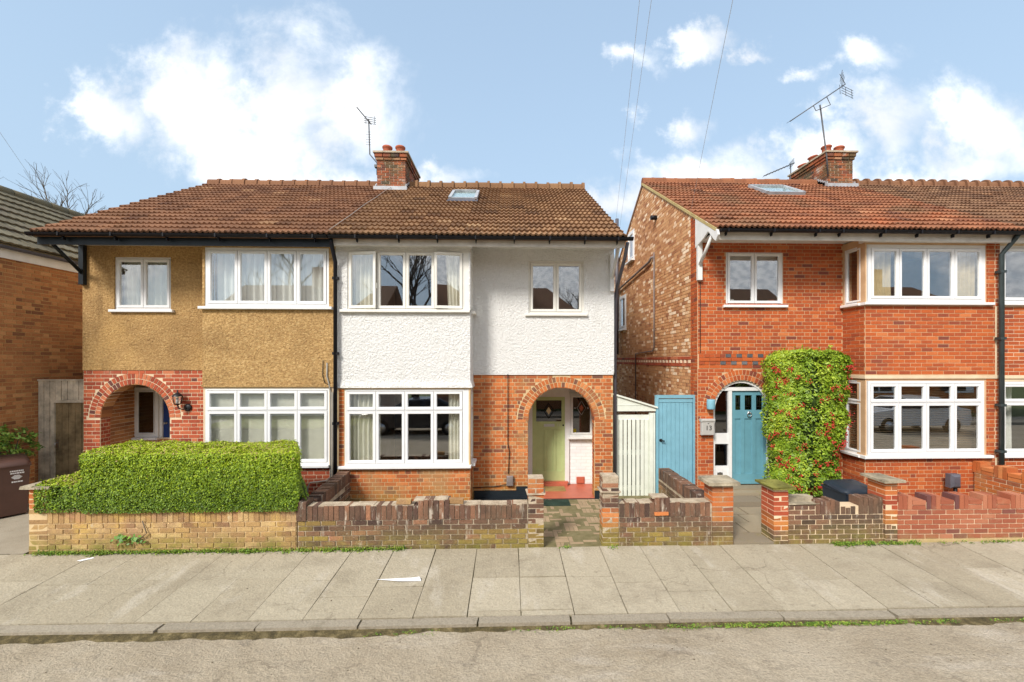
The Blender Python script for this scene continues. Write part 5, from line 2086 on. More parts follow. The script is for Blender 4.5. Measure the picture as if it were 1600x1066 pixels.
# ================================================================== HEDGE, BUSH, WEEDS
def hedge_box(pts, x0, x1, y0, y1, z0, z1, n, rr, rd=.12, seed=0, shear=0.0):
    """points and normals on a softly rounded clipped box"""
    A = [('f', (x1 - x0) * (z1 - z0)), ('t', (x1 - x0) * (y1 - y0)), ('l', (y1 - y0) * (z1 - z0)), ('r', (y1 - y0) * (z1 - z0))]
    tot = sum(a for _, a in A)
    for s_, a in A:
        for _ in range(int(n * a / tot)):
            x, y, z = rr.uniform(x0, x1), rr.uniform(y0, y1), rr.uniform(z0, z1)
            if s_ == 'f':
                p, nn = (x, y0, z), (0, -1, .1)
            elif s_ == 't':
                p, nn = (x, y, z1), (0, 0, 1)
            elif s_ == 'l':
                p, nn = (x0, y, z), (-1, 0, .1)
            else:
                p, nn = (x1, y, z), (1, 0, .1)
            p = Vector(p)
            # round the edges
            c = Vector((min(max(p.x, x0 + rd), x1 - rd), min(max(p.y, y0 + rd), y1 - rd), min(p.z, z1 - rd)))
            d = p - c
            if d.length > rd:
                p = c + d.normalized() * rd
                nn = d.normalized()
            bump = mnoise.noise(p * 2.4 + Vector((seed, 0, 0))) * .045 + mnoise.noise(p * 7) * .025
            p = p + Vector(nn) * (bump - abs(rr.gauss(0, .022)))
            p.x -= max(0, (p.x - x0) / (x1 - x0)) * (p.y - y0) * shear
            if rr.random() < .06:
                p = p + Vector(nn) * rr.uniform(0, .035)
            pts.append((p, nn))


rr = random.Random(42)
HG = thing('hedge', 'clipped bright green box hedge stepping down over the left garden wall', 'hedge', (-5, 7, .5))
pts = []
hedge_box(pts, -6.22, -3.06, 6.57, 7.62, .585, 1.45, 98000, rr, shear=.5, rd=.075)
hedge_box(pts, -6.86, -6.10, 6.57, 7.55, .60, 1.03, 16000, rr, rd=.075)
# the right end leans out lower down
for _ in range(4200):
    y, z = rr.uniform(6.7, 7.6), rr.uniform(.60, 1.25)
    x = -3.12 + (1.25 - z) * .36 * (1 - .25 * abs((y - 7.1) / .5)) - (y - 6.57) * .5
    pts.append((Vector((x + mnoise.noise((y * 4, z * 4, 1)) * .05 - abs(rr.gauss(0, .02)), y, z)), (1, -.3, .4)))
b = MB()
fuzz_leaves(b, pts, .0135, rr, up=.32, asp=.6, byn=lambda p, n: .82 if n[2] > .7 else .16 + .42 * max(0, p.z - .6) / .8)  # light from above put into leaf colour: lime top, front darker towards the bottom
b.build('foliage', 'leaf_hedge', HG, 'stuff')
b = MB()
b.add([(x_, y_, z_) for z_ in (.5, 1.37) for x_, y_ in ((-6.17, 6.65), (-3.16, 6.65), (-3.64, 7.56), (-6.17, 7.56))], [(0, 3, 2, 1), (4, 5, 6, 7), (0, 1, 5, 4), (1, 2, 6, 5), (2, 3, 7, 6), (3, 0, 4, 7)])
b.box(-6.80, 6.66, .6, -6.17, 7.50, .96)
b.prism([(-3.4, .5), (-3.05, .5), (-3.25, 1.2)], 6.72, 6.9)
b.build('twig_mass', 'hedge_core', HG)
b = MB()
for i in range(9):
    x = -6.6 + i * .43
    b.tube([(x, 7.1, .0), (x + rr.uniform(-.05, .05), 7.08, .6)], .025, 6)
b.build('stems', 'bark', HG)

BU = thing('pyracantha_bush', 'tall column of yellow green leaves with red berries beside the blue front door', 'bush', (5.75, 8.5, 0))
rr = random.Random(43)
pts = []
bp = []
cxm, cym = 5.79, 8.52


def bush_r(z):
    t_ = (z - .2) / 2.85
    return (.60 + .17 * min(1, t_ * 1.5) + .03 * math.sin(z * 5), .34 + .04 * math.sin(z * 4 + 1))


for _ in range(33000):
    z = .22 + 2.78 * rr.random() ** .9
    rx, ry = bush_r(z)
    top = max(0, (z - 2.75) / .3)
    rx *= math.sqrt(max(.05, 1 - top ** 2)) if top < 1 else .2
    a = rr.uniform(PI, 2 * PI) if rr.random() < .8 else rr.uniform(0, PI)
    ca, sa = math.cos(a), math.sin(a)
    pw = .6
    ex = math.copysign(abs(ca) ** pw, ca)
    ey = math.copysign(abs(sa) ** pw, sa)
    lean = (z - 1.5) * .045
    q = Vector((cxm + lean + ex * rx, cym + ey * ry, z))
    nb = mnoise.noise(q * 3.1) * .09 + mnoise.noise(q * 8) * .05
    nn = Vector((ca, sa, .25))
    q += nn * (nb - abs(rr.gauss(0, .06)))
    pts.append((q, nn))
for _ in range(1500):
    x, y = rr.uniform(-1, 1), rr.uniform(-1, 1)
    if x * x + y * y < 1:
        q = Vector((cxm + .07 + x * .66, cym + y * .32, 2.93 + .13 * mnoise.noise((x * 4, y * 4, 0)) - .18 * x * x))
        pts.append((q + Vector((0, 0, rr.uniform(-.08, .06))), (0, 0, 1)))
b = MB()
fuzz_leaves(b, pts, .033, rr, up=.3, asp=.42, byn=lambda p, n: .38 + .35 * mnoise.noise(Vector(p) * 2.2) + .06 * p.z)
# longer shoots at the top
for _ in range(16):
    x = rr.uniform(-.62, .62)
    p0 = Vector((cxm + .07 + x, cym - rr.uniform(0, .25), 2.88 - .12 * x * x))
    d = Vector((rr.gauss(0, .25), rr.gauss(0, .2), 1)).normalized()
    ln = rr.uniform(.08, .26)
    L = [(p0 + d * ln * rr.random(), (rr.gauss(0, 1), rr.gauss(0, 1), .5)) for _ in range(18)]
    fuzz_leaves(b, L, .026, rr, up=.6, lev=.9, asp=.4)
b.build('foliage', 'leaf_bush', BU, 'stuff')
b = MB()
for c_ in range(170):
    p, nn = rr.choice(pts[:33000])
    if nn[1] > -.25 or p.z > 2.75 or (p.z < .3):
        continue
    for _ in range(rr.randrange(5, 16)):
        q = p + Vector(nn) * .05 + Vector((rr.gauss(0, .034), -abs(rr.gauss(0, .015)), rr.gauss(0, .026)))
        s_ = rr.uniform(.010, .015)
        b.lathe(q, [(.0, -s_), (s_ * .87, -s_ * .5), (s_ * .87, s_ * .5), (0, s_)], 6, rr.random())
b.build('berries', 'berry', BU, 'stuff')
b = MB()
for i in range(14):
    x = cxm + rr.uniform(-.3, .3)
    b.tube([(cxm + rr.uniform(-.08, .08), cym + .05, -.05), ((cxm + x) / 2, cym + .05, .8), (x, cym, 1.6), (x + rr.uniform(-.3, .3), cym - .08, 2.6)], [.03, .025, .018, .008], 6)
b.build('stems', 'bark', BU)
b = MB()
for k_ in range(10):
    z = .45 + k_ * .25
    rx, ry = bush_r(z)
    b.lathe((0, 0, 0), [(0.01, 0), (.84, .0), (.84, .27), (.01, .27)], 14, M=Tr(cxm + (z - 1.5) * .045, cym + .04, z - .1) @ Matrix.Diagonal((rx, ry, 1, 1)))
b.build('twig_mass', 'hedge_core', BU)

SH = thing('leafy_shrub', 'loose green leafy shrub behind the brown bin at the left', 'shrub', (-9.4, 8.6, .9))
rr = random.Random(44)
pts = []
for c_ in range(70):
    c = Vector((rr.uniform(-9.95, -9.1), rr.uniform(8.3, 8.95), 0))
    c.z = 1.0 + .62 * rr.random() * (1 - abs(c.x + 9.5) / 1.2)
    for _ in range(26):
        d = Vector((rr.gauss(0, 1), rr.gauss(0, 1), rr.gauss(0, .6)))
        pts.append((c + d.normalized() * rr.uniform(.02, .11), d.normalized() + Vector((0, 0, .6))))
b = MB()
fuzz_leaves(b, pts, .038, rr, up=.6, asp=.45)
b.build('foliage', 'leaf_shrub', SH, 'stuff')
b = MB()
for i in range(16):
    b.tube([(-9.4, 8.65, .85), (rr.uniform(-9.8, -9.15), rr.uniform(8.35, 8.9), rr.uniform(1.0, 1.4))], [.012, .005], 5)
b.build('stems', 'bark', SH)


def blades(b, x, y, z, n, h, spread, rr):
    for _ in range(n):
        a = rr.uniform(0, 2 * PI)
        r_ = spread * math.sqrt(rr.random())
        p = Vector((x + r_ * math.cos(a), y + .5 * r_ * math.sin(a), z))
        d = Vector((rr.gauss(0, .5), rr.gauss(-.25, .4), 1)).normalized()
        hh = h * rr.uniform(.5, 1.3)
        w = Vector((-d.y, d.x, 0)).normalized() * .006 if abs(d.x) + abs(d.y) > 1e-3 else Vector((.006, 0, 0))
        e = p + d * hh
        m_ = p + d * hh * .55
        e += Vector((d.x, d.y, 0)) * hh * .5
        b.add([p - w, p + w, m_ + w * .8, m_ - w * .8, e], [(0, 1, 2, 3), (3, 2, 4)], rr.random())


rr = random.Random(45)
b = MB()
for _ in range(330):
    x = rr.uniform(-6.85, -1.55)
    dens = .5 + .5 * mnoise.noise((x * 1.4, 0, 0))
    if rr.random() > dens + .35:
        continue
    y = WY - .012 - abs(rr.gauss(0, .03))
    blades(b, x, y, pave_z(y) - .005, 7, rr.uniform(.025, .075), .05, rr)
    L = [(Vector((x + rr.gauss(0, .05), y - abs(rr.gauss(0, .03)), pave_z(y) + rr.uniform(0, .04))), (0, -.4, 1)) for _ in range(8)]
    fuzz_leaves(b, L, .014, rr, up=.6)
o = b.build('grass_verge', 'leaf_weed', None, 'stuff')
tag(o, 'ragged strip of grass and weeds along the foot of the garden walls at the left', 'weeds')
b = MB()
for x0, x1, n in ((4.95, 5.62, 60), (5.66, 6.0, 22), (6.02, 6.3, 12), (6.5, 8.0, 16), (.72, .9, 4), (1.45, 1.6, 4)):
    for _ in range(n):
        x = rr.uniform(x0, x1)
        y = WY - .03 - abs(rr.gauss(0, .03))
        blades(b, x, y, pave_z(y) - .005, 5, rr.uniform(.02, .06), .05, rr)
        L = [(Vector((x + rr.gauss(0, .04), y - abs(rr.gauss(0, .03)), pave_z(y) + rr.uniform(0, .035))), (0, -.4, 1)) for _ in range(7)]
        fuzz_leaves(b, L, .014, rr, up=.6)
o = b.build('weed_tufts', 'leaf_weed', None, 'stuff')
tag(o, 'fresh green weeds growing at the foot of the walls on the right', 'weeds')
b = MB()
for _ in range(190):
    x = rr.gauss(3.3, .75) if rr.random() < .7 else rr.uniform(-1.5, 6)
    y = 4.83 - abs(rr.gauss(0, .035))
    L = [(Vector((x + rr.gauss(0, .05), y - abs(rr.gauss(0, .02)), -.128 + rr.uniform(0, .02))), (0, -.2, 1)) for _ in range(8)]
    fuzz_leaves(b, L, .012, rr, up=.8)
o = b.build('gutter_moss', 'leaf_weed', None, 'stuff')
tag(o, 'patches of moss and small weeds in the road gutter below the kerb', 'moss')
t = thing('wall_weed', 'small bluish green leafy weed growing out of the yellow wall', 'weed', (-5.5, WY, .25))
b = MB()
for cx_, n in ((-5.62, 20), (-5.42, 20)):
    L = [(Vector((cx_ + rr.gauss(0, .045), WY - .03 - abs(rr.gauss(0, .02)), .20 + rr.gauss(0, .035))), (0, -1, .5)) for _ in range(n)]
    fuzz_leaves(b, L, .032, rr, up=.4, lev=.2, asp=.75)
b.build('leaves', 'leaf_shrub', t)
b = MB()
b.tube([(-5.45, WY - .02, .2), (-5.34, WY - .04, .22), (-5.27, WY - .03, .28), (-5.34, WY - .02, .46)], .007, 5)
b.build('stem', 'bark', t)

# ================================================================== SMALL THINGS
def wheelie(name, label, x0, y0, z0, w, d, h, mat, rz=0, handle=True, wheels=True):
    t = thing(name, label, 'bin', (x0 + w / 2, y0 + d / 2, z0))
    C = Tr(x0 + w / 2, y0 + d / 2, z0) @ Rz(rz)
    b = MB(C)
    tp = .86
    a, c = w / 2, d / 2
    vs = [(-a * tp, -c * tp, .02), (a * tp, -c * tp, .02), (a * tp, c * .8, .02), (-a * tp, c * .8, .02),
          (-a, -c, h * .90), (a, -c, h * .90), (a, c, h * .90), (-a, c, h * .90)]
    b.add(vs, [(0, 3, 2, 1), (4, 5, 6, 7), (0, 1, 5, 4), (1, 2, 6, 5), (2, 3, 7, 6), (3, 0, 4, 7)])
    b.box(-a - .012, -c - .012, h * .86, a + .012, c + .01, h * .905)
    b.build('body', mat, t)
    b = MB(C)
    vs = []
    for s_, zz in ((1.07, h * .907), (1.07, h * .93), (.98, h * .97), (.8, h), (.0, h * 1.005)):
        for k_ in range(20):
            an = 2 * PI * k_ / 20
            ca, sa = math.cos(an), math.sin(an)
            ex = math.copysign(abs(ca) ** .25, ca)
            ey = math.copysign(abs(sa) ** .25, sa)
            vs.append((ex * a * s_, ey * c * s_ - .01, zz + .03 * ey * s_))
    fs = []
    for i in range(4):
        for k_ in range(20):
            l = (k_ + 1) % 20
            fs.append((i * 20 + k_, i * 20 + l, i * 20 + 20 + l, i * 20 + 20 + k_))
    b.add(vs, fs, .5, True)
    b.build('lid', mat, t)
    if handle:
        b = MB(C)
        b.tube([(-a * .8, c * .98, h * .90), (-a * .8, c * 1.2, h * .95), (a * .8, c * 1.2, h * .95), (a * .8, c * .98, h * .90)], .016, 8)
        b.build('handle', mat, t)
    if wheels:
        for s_ in (-1, 1):
            b = MB(C)
            b.lathe((0, 0, 0), [(.0, -.025), (.09, -.025), (.1, -.015), (.1, .015), (.09, .025), (0, .025)], 18, M=Tr(s_ * a * .9, c * .85, .1) @ Matrix.Rotation(PI / 2, 4, 'Y'))
            b.build('wheel', 'tyre', t)
    return t, C


tb, C = wheelie('wheelie_bin', 'brown wheelie bin with white lettering standing on the drive at the left', -9.20, 7.87, .06, .50, .60, 1.0, 'bin_brown', R(52))
b = MB(C)
rr = random.Random(3)
for row, (z, wd) in enumerate(((.79, .16), (.752, .15), (.60, .12))):
    x = -wd / 2 + .09
    while x < .09 + wd / 2:
        w = rr.uniform(.012, .03)
        b.box(x, -.303 + (.90 - z) * .048, z - .011, x + w, -.296 + (.90 - z) * .048, z + .011)
        x += w + .005
for k_ in range(7):
    w = .13 - abs(k_ - 3) * .022
    b.box(.09 - w / 2, -.293, .645 + k_ * .011, .09 + w / 2, -.284, .652 + k_ * .011)
b.build('print', 'print_white', tb)
wheelie('recycling_bin', 'low black bin with flat lid behind the dark wall of the blue door house', 5.47, 7.05, -.03, .60, .50, .74, 'bin_black', R(4), False, False)

t = thing('planter_pot', 'low dark grey planter in the corner beside the blue door step', 'planter', (4.02, 8.6, 0))
b = MB()
b.lathe((4.05, 8.55, 0), [(.0, 0), (.19, 0), (.215, .16), (.235, .165), (.235, .19), (.205, .19), (.2, .15), (0, .15)], 18)
b.build('pot', 'pipe_grey', t)
b = MB()
b.lathe((4.05, 8.55, .14), [(.2, 0), (.12, .015), (0, .03)], 12)
b.build('soil', 'soil', t)
t = thing('meter_box', 'small grey meter box on a post behind the castellated wall', 'meter box', (8.5, 8.2, 0))
b = MB()
b.cbox(8.42, 8.12, .36, 8.62, 8.26, .62, .04)
b.build('box', 'pipe_grey', t)
b = MB()
b.tube([(8.56, 8.2, -.05), (8.56, 8.2, .38)], .03, 8)
b.build('post', 'gutter_black', t)
b = MB()
b.box(.58, 9.40, .0, 1.22, 9.72, .018)
tag(b.build('doormat', 'doormat'), 'tan coir doormat on the red tiled porch floor', 'doormat')
b = MB()
b.box(.50, 8.52, -.022, 1.20, 8.86, -.006)
tag(b.build('outdoor_mat', 'mat_green'), 'dark green mat on the block path before the porch', 'mat')
b = MB()
b.add([(-1.72, 5.78, pave_z(5.78) + .006), (-1.15, 5.79, pave_z(5.79) + .02), (-1.13, 5.73, pave_z(5.73) + .004), (-1.42, 5.72, pave_z(5.72) + .012),
       (-1.16, 5.76, pave_z(5.76) + .045)], [(0, 3, 1), (3, 2, 1), (1, 2, 4), (3, 2, 4)])
tag(b.build('litter', 'paper'), 'crumpled strip of white paper lying on the pavement', 'litter')
b = MB()
b.add([(-6.05, 6.38, pave_z(6.38) + .006), (-5.9, 6.46, pave_z(6.46) + .01), (-5.87, 6.45, pave_z(6.45) + .004), (-5.98, 6.36, pave_z(6.36) + .006)], [(0, 3, 2, 1)])
tag(b.build('litter', 'paper'), 'tiny white paper scrap near the grassy foot of the yellow wall', 'litter')

# ------------------------------------------------------------------ curtains and blinds
curtain('net_curtain', 'white net curtain in the small upstairs window of the tan house', -7.74, -6.72, 3.82, 4.82, MY + .15, 'curtain_cream', 9)
curtain('net_curtain', 'pale net curtain across the upstairs bay of the tan house', -5.6, -3.4, 3.82, 4.88, BY + .16, 'blind_white', 16)
t = thing('vertical_blind', 'pale vertical slat blind in the downstairs bay of the tan house', 'blind', (-4.5, BY + .2, .9))
sl = MB()
sl.box(-.043, -.002, .86, .043, .002, 2.22)
me = sl.mesh('slat', 'curtain_cream')
for i in range(26):
    o = bpy.data.objects.new('slat', me)
    o.matrix_basis = Tr(-5.58 + i * .087, BY + .13, 0) @ Rz(R(14))
    link(o, t)
curtain('curtain', 'cream curtain at the left of the white upstairs bay', -2.98, -2.55, 3.78, 4.84, BY + .17, 'curtain_cream', 5)
curtain('curtain', 'cream curtain at the right of the white upstairs bay', -1.22, -.90, 3.78, 4.84, BY + .17, 'curtain_cream', 4, taper=.2, lean=.05)
curtain('curtain', 'long cream curtain at the left of the downstairs bay of the white house', -3.03, -2.46, .84, 2.22, BY + .16, 'curtain_cream', 6)
curtain('curtain', 'long cream curtain at the right of the downstairs bay of the white house', -1.16, -.88, .84, 2.22, BY + .16, 'curtain_cream', 4)
curtain('curtain', 'gold curtain by the left corner of the upstairs brick bay', 7.02, 7.60, 3.95, 5.04, BY + .16, 'curtain_gold', 5)
curtain('curtain', 'gold curtain at the right of the upstairs brick bay', 8.92, 9.45, 3.95, 5.04, BY + .16, 'curtain_gold', 5)
curtain('curtain', 'pale curtain in the upstairs window at the right edge', 9.72, 9.98, 3.95, 5.04, BY + .26, 'curtain_cream', 4)
curtain('curtain', 'pale curtain in the downstairs window at the right edge', 9.72, 10.2, .96, 2.36, BY + .26, 'blind_white', 5)
t = thing('venetian_blind', 'brown venetian blind in the downstairs bay of the brick house', 'blind', (8.2, BY + .2, 1))
sl = MB()
sl.box(7.08, -.002, -.018, 9.3, .002, .018)
me = sl.mesh('slat', 'timber_brown')
sl2 = MB()
sl2.box(BY + .12, -.002, -.018, MY - .06, .002, .018)
me2 = sl2.mesh('slat', 'timber_brown')
for i in range(31):
    z = .97 + i * .046
    o = bpy.data.objects.new('slat', me)
    o.matrix_basis = Tr(0, BY + .13, z) @ Matrix.Rotation(R(62), 4, 'X')
    link(o, t)
    o = bpy.data.objects.new('slat', me2)
    o.matrix_basis = Tr(BX + .12, 0, z) @ Rz(PI / 2) @ Matrix.Rotation(R(50), 4, 'X')
    link(o, t)
t = thing('roller_blind', 'half drawn pale roller blind in the small upstairs window of the brick house', 'blind', (5.08, MY + .15, 4.9))
b = MB()
b.box(4.53, MY + .16, 4.88, 5.63, MY + .165, 5.0)
b.build('sheet', 'blind_white', t)
b = MB()
b.box(4.53, MY + .15, 4.86, 5.63, MY + .175, 4.88)
b.build('bar', 'pipe_grey', t)
t = thing('ornament', 'small wooden boxes on the sill of the upstairs brick house window', 'ornament', (5.4, MY + .14, 3.97))
for x, w, h, m in ((5.15, .14, .05, 'curtain_gold'), (5.32, .10, .07, 'doormat'), (5.46, .12, .09, 'terracotta'), (4.58, .12, .10, 'blind_white')):
    b = MB()
    b.box(x, MY + .11, 3.975, x + w, MY + .2, 3.975 + h)
    b.build('box', m, t)

# ------------------------------------------------------------------ aerials
def rod(b, p, q, r):
    b.tube([p, q], r, 6)


t = thing('tv_aerial', 'thin tv aerial on a bent mast at the left chimney', 'aerial', (-3.66, 12.5, 8.2))
b = MB()
b.tube([(-3.66, 12.4, 7.95), (-3.66, 12.4, 8.28), (-3.86, 12.4, 8.52), (-3.89, 12.4, 9.50)], .018, 6)
b.box(-3.72, 12.34, 8.15, -3.60, 12.46, 8.22)
b.build('mast', 'aerial_metal', t)
b = MB()
pa, pb_ = Vector((-4.28, 12.6, 9.93)), Vector((-3.78, 12.25, 9.28))
rod(b, pa, pb_, .016)
d = (pb_ - pa)
for i in range(11):
    p = pa + d * (.05 + i * .085)
    rod(b, p + Vector((.03, .10, 0)), p - Vector((.03, .10, 0)), .004)
b.build('boom', 'aerial_metal', t)
b = MB()
for k_ in range(4):
    z = 9.30 + k_ * .055
    rod(b, (-3.96, 12.2, z), (-3.66, 12.3, z), .007)
for x in (-3.92, -3.68):
    rod(b, (x, 12.25, 9.28), (x, 12.25, 9.50), .007)
for k_ in range(6):
    rod(b, (-3.96, 12.38, 8.78 + .07 * k_), (-3.82, 12.38, 8.78 + .07 * k_), .004)
b.build('reflector', 'aerial_metal', t)

t = thing('tv_aerial', 'large tv aerial with long sloping boom on the right chimney', 'aerial', (9.0, 12.3, 8.4))
b = MB()
b.tube([(9.02, 12.2, 8.0), (8.98, 12.2, 8.55), (8.75, 12.15, 9.98)], .02, 6)
b.build('mast', 'aerial_metal', t)
pa, pb_ = Vector((7.86, 12.1, 9.48)), Vector((9.48, 12.15, 10.58))
b = MB()
rod(b, pa, pb_, .015)
d = pb_ - pa
for i in range(16):
    p = pa + d * (.03 + i * .052)
    rod(b, p + Vector((-.02, .2, .02)), p - Vector((-.02, .2, .02)), .005)
p1, p2 = pa + d * .42, pa + d * .66
dn = Vector((.08, 0, -.16))
b.tube([p1, p1 + dn * .9, p2 + dn * 1.4, p2], .011, 5)
b.build('boom', 'aerial_metal', t)
b = MB()
c_ = pb_
for k_ in range(4):
    o_ = Vector((.06, 0, -.11 - .07 * k_))
    rod(b, c_ + o_ + Vector((-.26, -.12, 0)), c_ + o_ + Vector((.26, .12, 0)), .006)
    o_ = Vector((-.06 - .02 * k_, 0, .05 + .06 * k_))
    rod(b, c_ + o_ + Vector((-.16, -.25, 0)), c_ + o_ + Vector((.16, .25, 0)), .006)
for x in (-.24, 0, .26):
    rod(b, c_ + Vector((x, .4 * x, -.08)), c_ + Vector((x + .02, .4 * x, -.34)), .006)
rod(b, c_, c_ + Vector((-.16, 0, .28)), .008)
b.build('reflector', 'aerial_metal', t)
t = thing('tv_aerial', 'small low tv aerial behind the right chimney stack', 'aerial', (8.9, 13.7, 8.6))
b = MB()
rod(b, (8.95, 13.75, 8.1), (8.95, 13.75, 9.05), .015)
rod(b, (8.05, 13.7, 8.62), (9.05, 13.7, 9.05), .014)
for i in range(9):
    x = 8.1 + .1 * i
    rod(b, (x, 13.55, 8.64 + .043 * i), (x, 13.85, 8.64 + .043 * i), .005)
b.build('boom', 'aerial_metal', t)
b = MB()
for k_ in range(4):
    rod(b, (8.9, 13.5, 8.95 + .05 * k_), (9.0, 13.9, 8.95 + .05 * k_), .008)
b.build('reflector', 'aerial_metal', t)


def cable(label, p, q, sag, mat='cable_sky', r=.003):
    p, q = Vector(p), Vector(q)
    b = MB()
    b.tube([p + (q - p) * (i / 16) - Vector((0, 0, sag * 4 * (i / 16) * (1 - i / 16))) for i in range(17)], r, 5)
    return tag(b.build('overhead_cable', mat), label, 'cable')


cable('right hand one of two thin overhead cables dropping to the gap between the houses', (-.15, -4, 7.85), (3.85, 15.2, 7.45), .06)
cable('left hand one of two thin overhead cables dropping to the gap between the houses', (-.30, -4, 7.95), (3.70, 15.3, 7.35), .08)
cable('thin overhead cable dropping to the gable corner of the brick house', (-.15, -4, 9.1), (3.83, 9.2, 5.92), .05)
cable('thin overhead cable sloping down across the sky at the far left', (-5.0, 2.9, 6.95), (-16.8, 17, 8.2), .05)


# ------------------------------------------------------------------ bare trees
def bare_tree(name, label, loc, h, seed, spread=.55, depth=6, group=None):
    t = thing(name, label, 'tree', loc, group)
    rr = random.Random(seed)
    tr, cr = MB(), MB()

    def grow(p, d, ln, r_, lev):
        n = 3
        pts = [p]
        for i in range(n):
            d = (d + Vector((rr.gauss(0, .13), rr.gauss(0, .13), rr.gauss(.03, .1)))).normalized()
            pts.append(pts[-1] + d * ln / n)
        (tr if lev < 2 else cr).tube(pts, [r_ * (1 - .12 * i) for i in range(n + 1)], 7 if lev < 2 else (5 if lev < 4 else 3), cap=False)
        if lev >= depth:
            return
        k = rr.choice([2, 3, 3]) if lev < 4 else rr.choice([2, 3])
        for i in range(k):
            a = rr.uniform(0, 2 * PI)
            e = Vector((math.cos(a), math.sin(a), rr.uniform(-.1, .5)))
            nd = (d + e * spread * rr.uniform(.6, 1.2)).normalized()
            grow(pts[-1] if rr.random() < .7 else pts[-2], nd, ln * rr.uniform(.62, .86), r_ * .6, lev + 1)
    grow(Vector(loc), Vector((0, 0, 1)), h * .27, h * .022, 0)
    tr.build('trunk', 'bark', t)
    cr.build('crown', 'bark', t)


bare_tree('bare_tree', 'bare leafless tree rising behind the grey roof at the left', (-30.5, 31, -.1), 17.5, 5, depth=7)


# ================================================================== the street behind the viewer (seen mirrored in the window panes)
def far_house(label, x0, x1, y0, mat, rmat, ze, zr, hip=False):
    t = thing('opposite_house', label, 'house', ((x0 + x1) / 2, y0, 0), 'houses across the street')
    b = MB()
    y1 = y0 - 7.5
    b.box(x0, y1, -.3, x1, y0, ze)
    b.build('wall', mat, t)
    b = MB()
    e = .4
    ym = (y0 + y1) / 2
    hx = 2.4 if hip else 0
    v = [(x0 - e, y0 + e, ze), (x1 + e, y0 + e, ze), (x1 + e, y1 - e, ze), (x0 - e, y1 - e, ze), (x0 - e + hx, ym, zr), (x1 + e - hx, ym, zr)]
    b.add(v, [(0, 1, 5, 4), (1, 2, 5), (2, 3, 4, 5), (3, 0, 4), (0, 3, 2, 1)])
    rf = b.build('roof', rmat, t)
    c = MB()
    c.box((x0 + x1) / 2 - .4, ym - .4, zr - .4, (x0 + x1) / 2 + .4, ym + .4, zr + 1.1)
    c.build('chimney', 'brick_brown', rf)
    for xc in (x0 + (x1 - x0) * .25, x0 + (x1 - x0) * .72):
        for z0, z1 in ((.9, 2.2), (3.6, 4.7)):
            f = MB()
            f.box(xc - .85, y0, z0, xc + .85, y0 + .06, z1)
            w = f.build('window', 'upvc_white', t)
            for s_ in (-1, 1):
                g_ = MB()
                g_.box(xc - .4 + s_ * .4 - .33, y0 + .062, z0 + .1, xc - .4 + s_ * .4 + .37, y0 + .07, z1 - .1)
                g_.build('pane', 'gutter_black', w)


far_house('cream rendered house across the street, mirrored in the windows', -16.5, -7.6, -8.2, 'render_white', 'tile_dark', 5.0, 7.6)
far_house('brown brick house across the street, mirrored in the windows', -4.2, 4.6, -8.2, 'brick_brown', 'tile_rust', 5.0, 7.7, True)
far_house('red brick house across the street, mirrored in the windows', 7.6, 17.5, -8.2, 'brick_bright', 'tile_dark', 5.0, 7.7)
far_house('orange brick house farthest right across the street, mirrored in the windows', 19.5, 29, -8.2, 'brick_orange', 'tile_rust', 5.0, 7.7, True)
bare_tree('bare_tree', 'tall bare tree across the street, mirrored in the white bay windows', (-6.2, -12.5, 0), 13, 21, depth=6, group='bare trees across the street')
bare_tree('bare_tree', 'bare tree across the street, mirrored in the tan house windows', (-15.0, -16.5, 0), 13, 22, depth=6, group='bare trees across the street')
bare_tree('bare_tree', 'bare tree behind the houses across the street on the right', (5.8, -18.5, 0), 12.5, 23, depth=6, group='bare trees across the street')


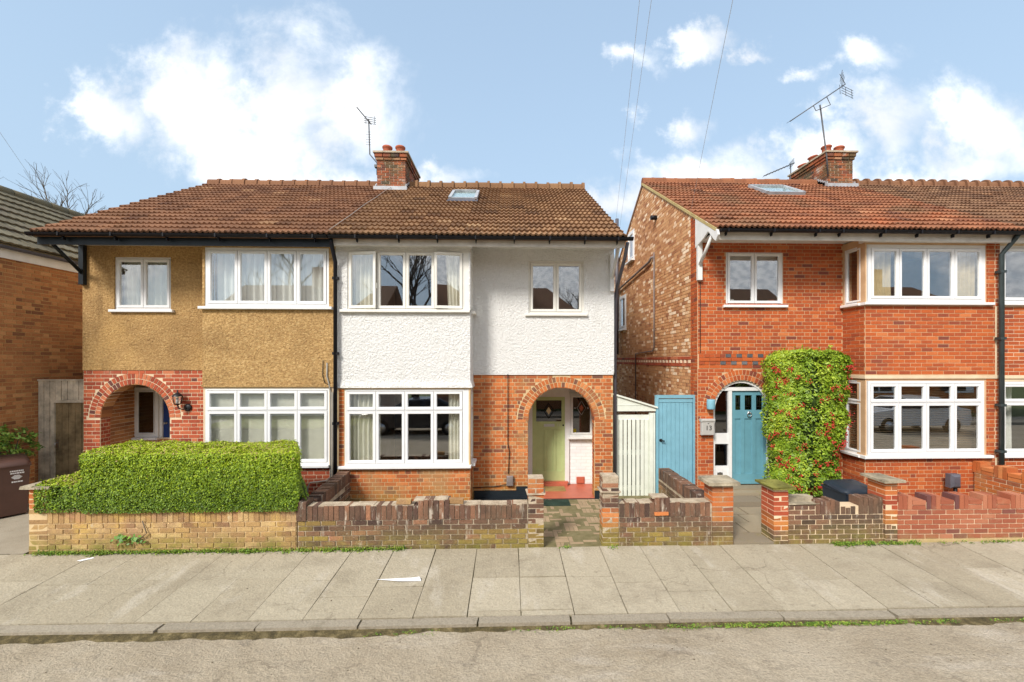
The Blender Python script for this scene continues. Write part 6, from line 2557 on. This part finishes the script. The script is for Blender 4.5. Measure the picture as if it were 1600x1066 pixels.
def car(label, xc, yc, mat):
    t = thing('parked_car', label, 'car', (xc, yc, -.12), 'cars parked across the street')
    M = Tr(xc, yc, -.12)
    prof = [(-2.1, .32), (-2.15, .62), (-2.05, .82), (-1.1, .95), (-.35, 1.38), (.95, 1.42), (1.75, 1.0), (2.1, .93), (2.15, .55), (2.08, .30)]
    n = len(prof)
    b = MB(M)
    vs = []
    for y, k in ((-.85, .0), (-.80, 1), (.80, 1), (.85, 0)):
        for x, z in prof:
            s_ = 0.0
            inset = .14 * max(0, (z - .95) / .45)
            yy = (y if k else y) + (inset if y < 0 else -inset)
            vs.append((x * (1 if k else .985), yy if k == 0 else yy, z if k == 0 else z + .012))
    fs = []
    for r_ in range(3):
        for i in range(n):
            j = (i + 1) % n
            fs.append((r_ * n + i, r_ * n + j, (r_ + 1) * n + j, (r_ + 1) * n + i))
    fs.append(tuple(range(n)))
    fs.append(tuple(range(3 * n, 4 * n))[::-1])
    b.add(vs, fs)
    b.build('body', mat, t)
    for s_ in (-1, 1):
        b = MB(M)
        y = s_ * .80
        b.add([(-.95, s_ * .865, 1.0), (-.32, s_ * .755, 1.32), (.28, s_ * .75, 1.35), (.28, s_ * .865, 1.0)], [(0, 1, 2, 3)])
        b.add([(.36, s_ * .865, 1.0), (.36, s_ * .75, 1.35), (.92, s_ * .75, 1.35), (1.5, s_ * .85, 1.03)], [(0, 1, 2, 3)])
        b.build('side_window', 'gutter_black', t)
    b = MB(M)
    b.add([(-1.08, -.70, .985), (-1.08, .70, .985), (-.40, .62, 1.385), (-.40, -.62, 1.385)], [(0, 1, 2, 3)])
    b.build('windscreen', 'gutter_black', t)
    for x in (-1.3, 1.32):
        for s_ in (-1, 1):
            b = MB(M)
            T = Tr(x, s_ * .80, .31) @ Matrix.Rotation(PI / 2, 4, 'X')
            b.lathe((0, 0, 0), [(.2, -.09), (.30, -.09), (.315, -.05), (.315, .05), (.30, .09), (.2, .09)], 20, M=T)
            w = b.build('wheel', 'tyre', t)
            b = MB(M)
            b.lathe((0, 0, 0), [(0, -.085), (.2, -.085), (.2, .085), (0, .085)], 12, M=T)
            b.build('rim', 'steel', w)
    for s_ in (-1, 1):
        b = MB(M)
        b.box(-2.135, s_ * .62 - .16, .66, -2.08, s_ * .62 + .16, .80)
        b.build('headlight', 'print_white', t)


car('dark blue car parked across the street, mirrored in the white house bay', -3.6, -1.1, 'car_dark')
car('white car parked across the street, mirrored in the brick house bay', 16.4, -1.1, 'car_white')
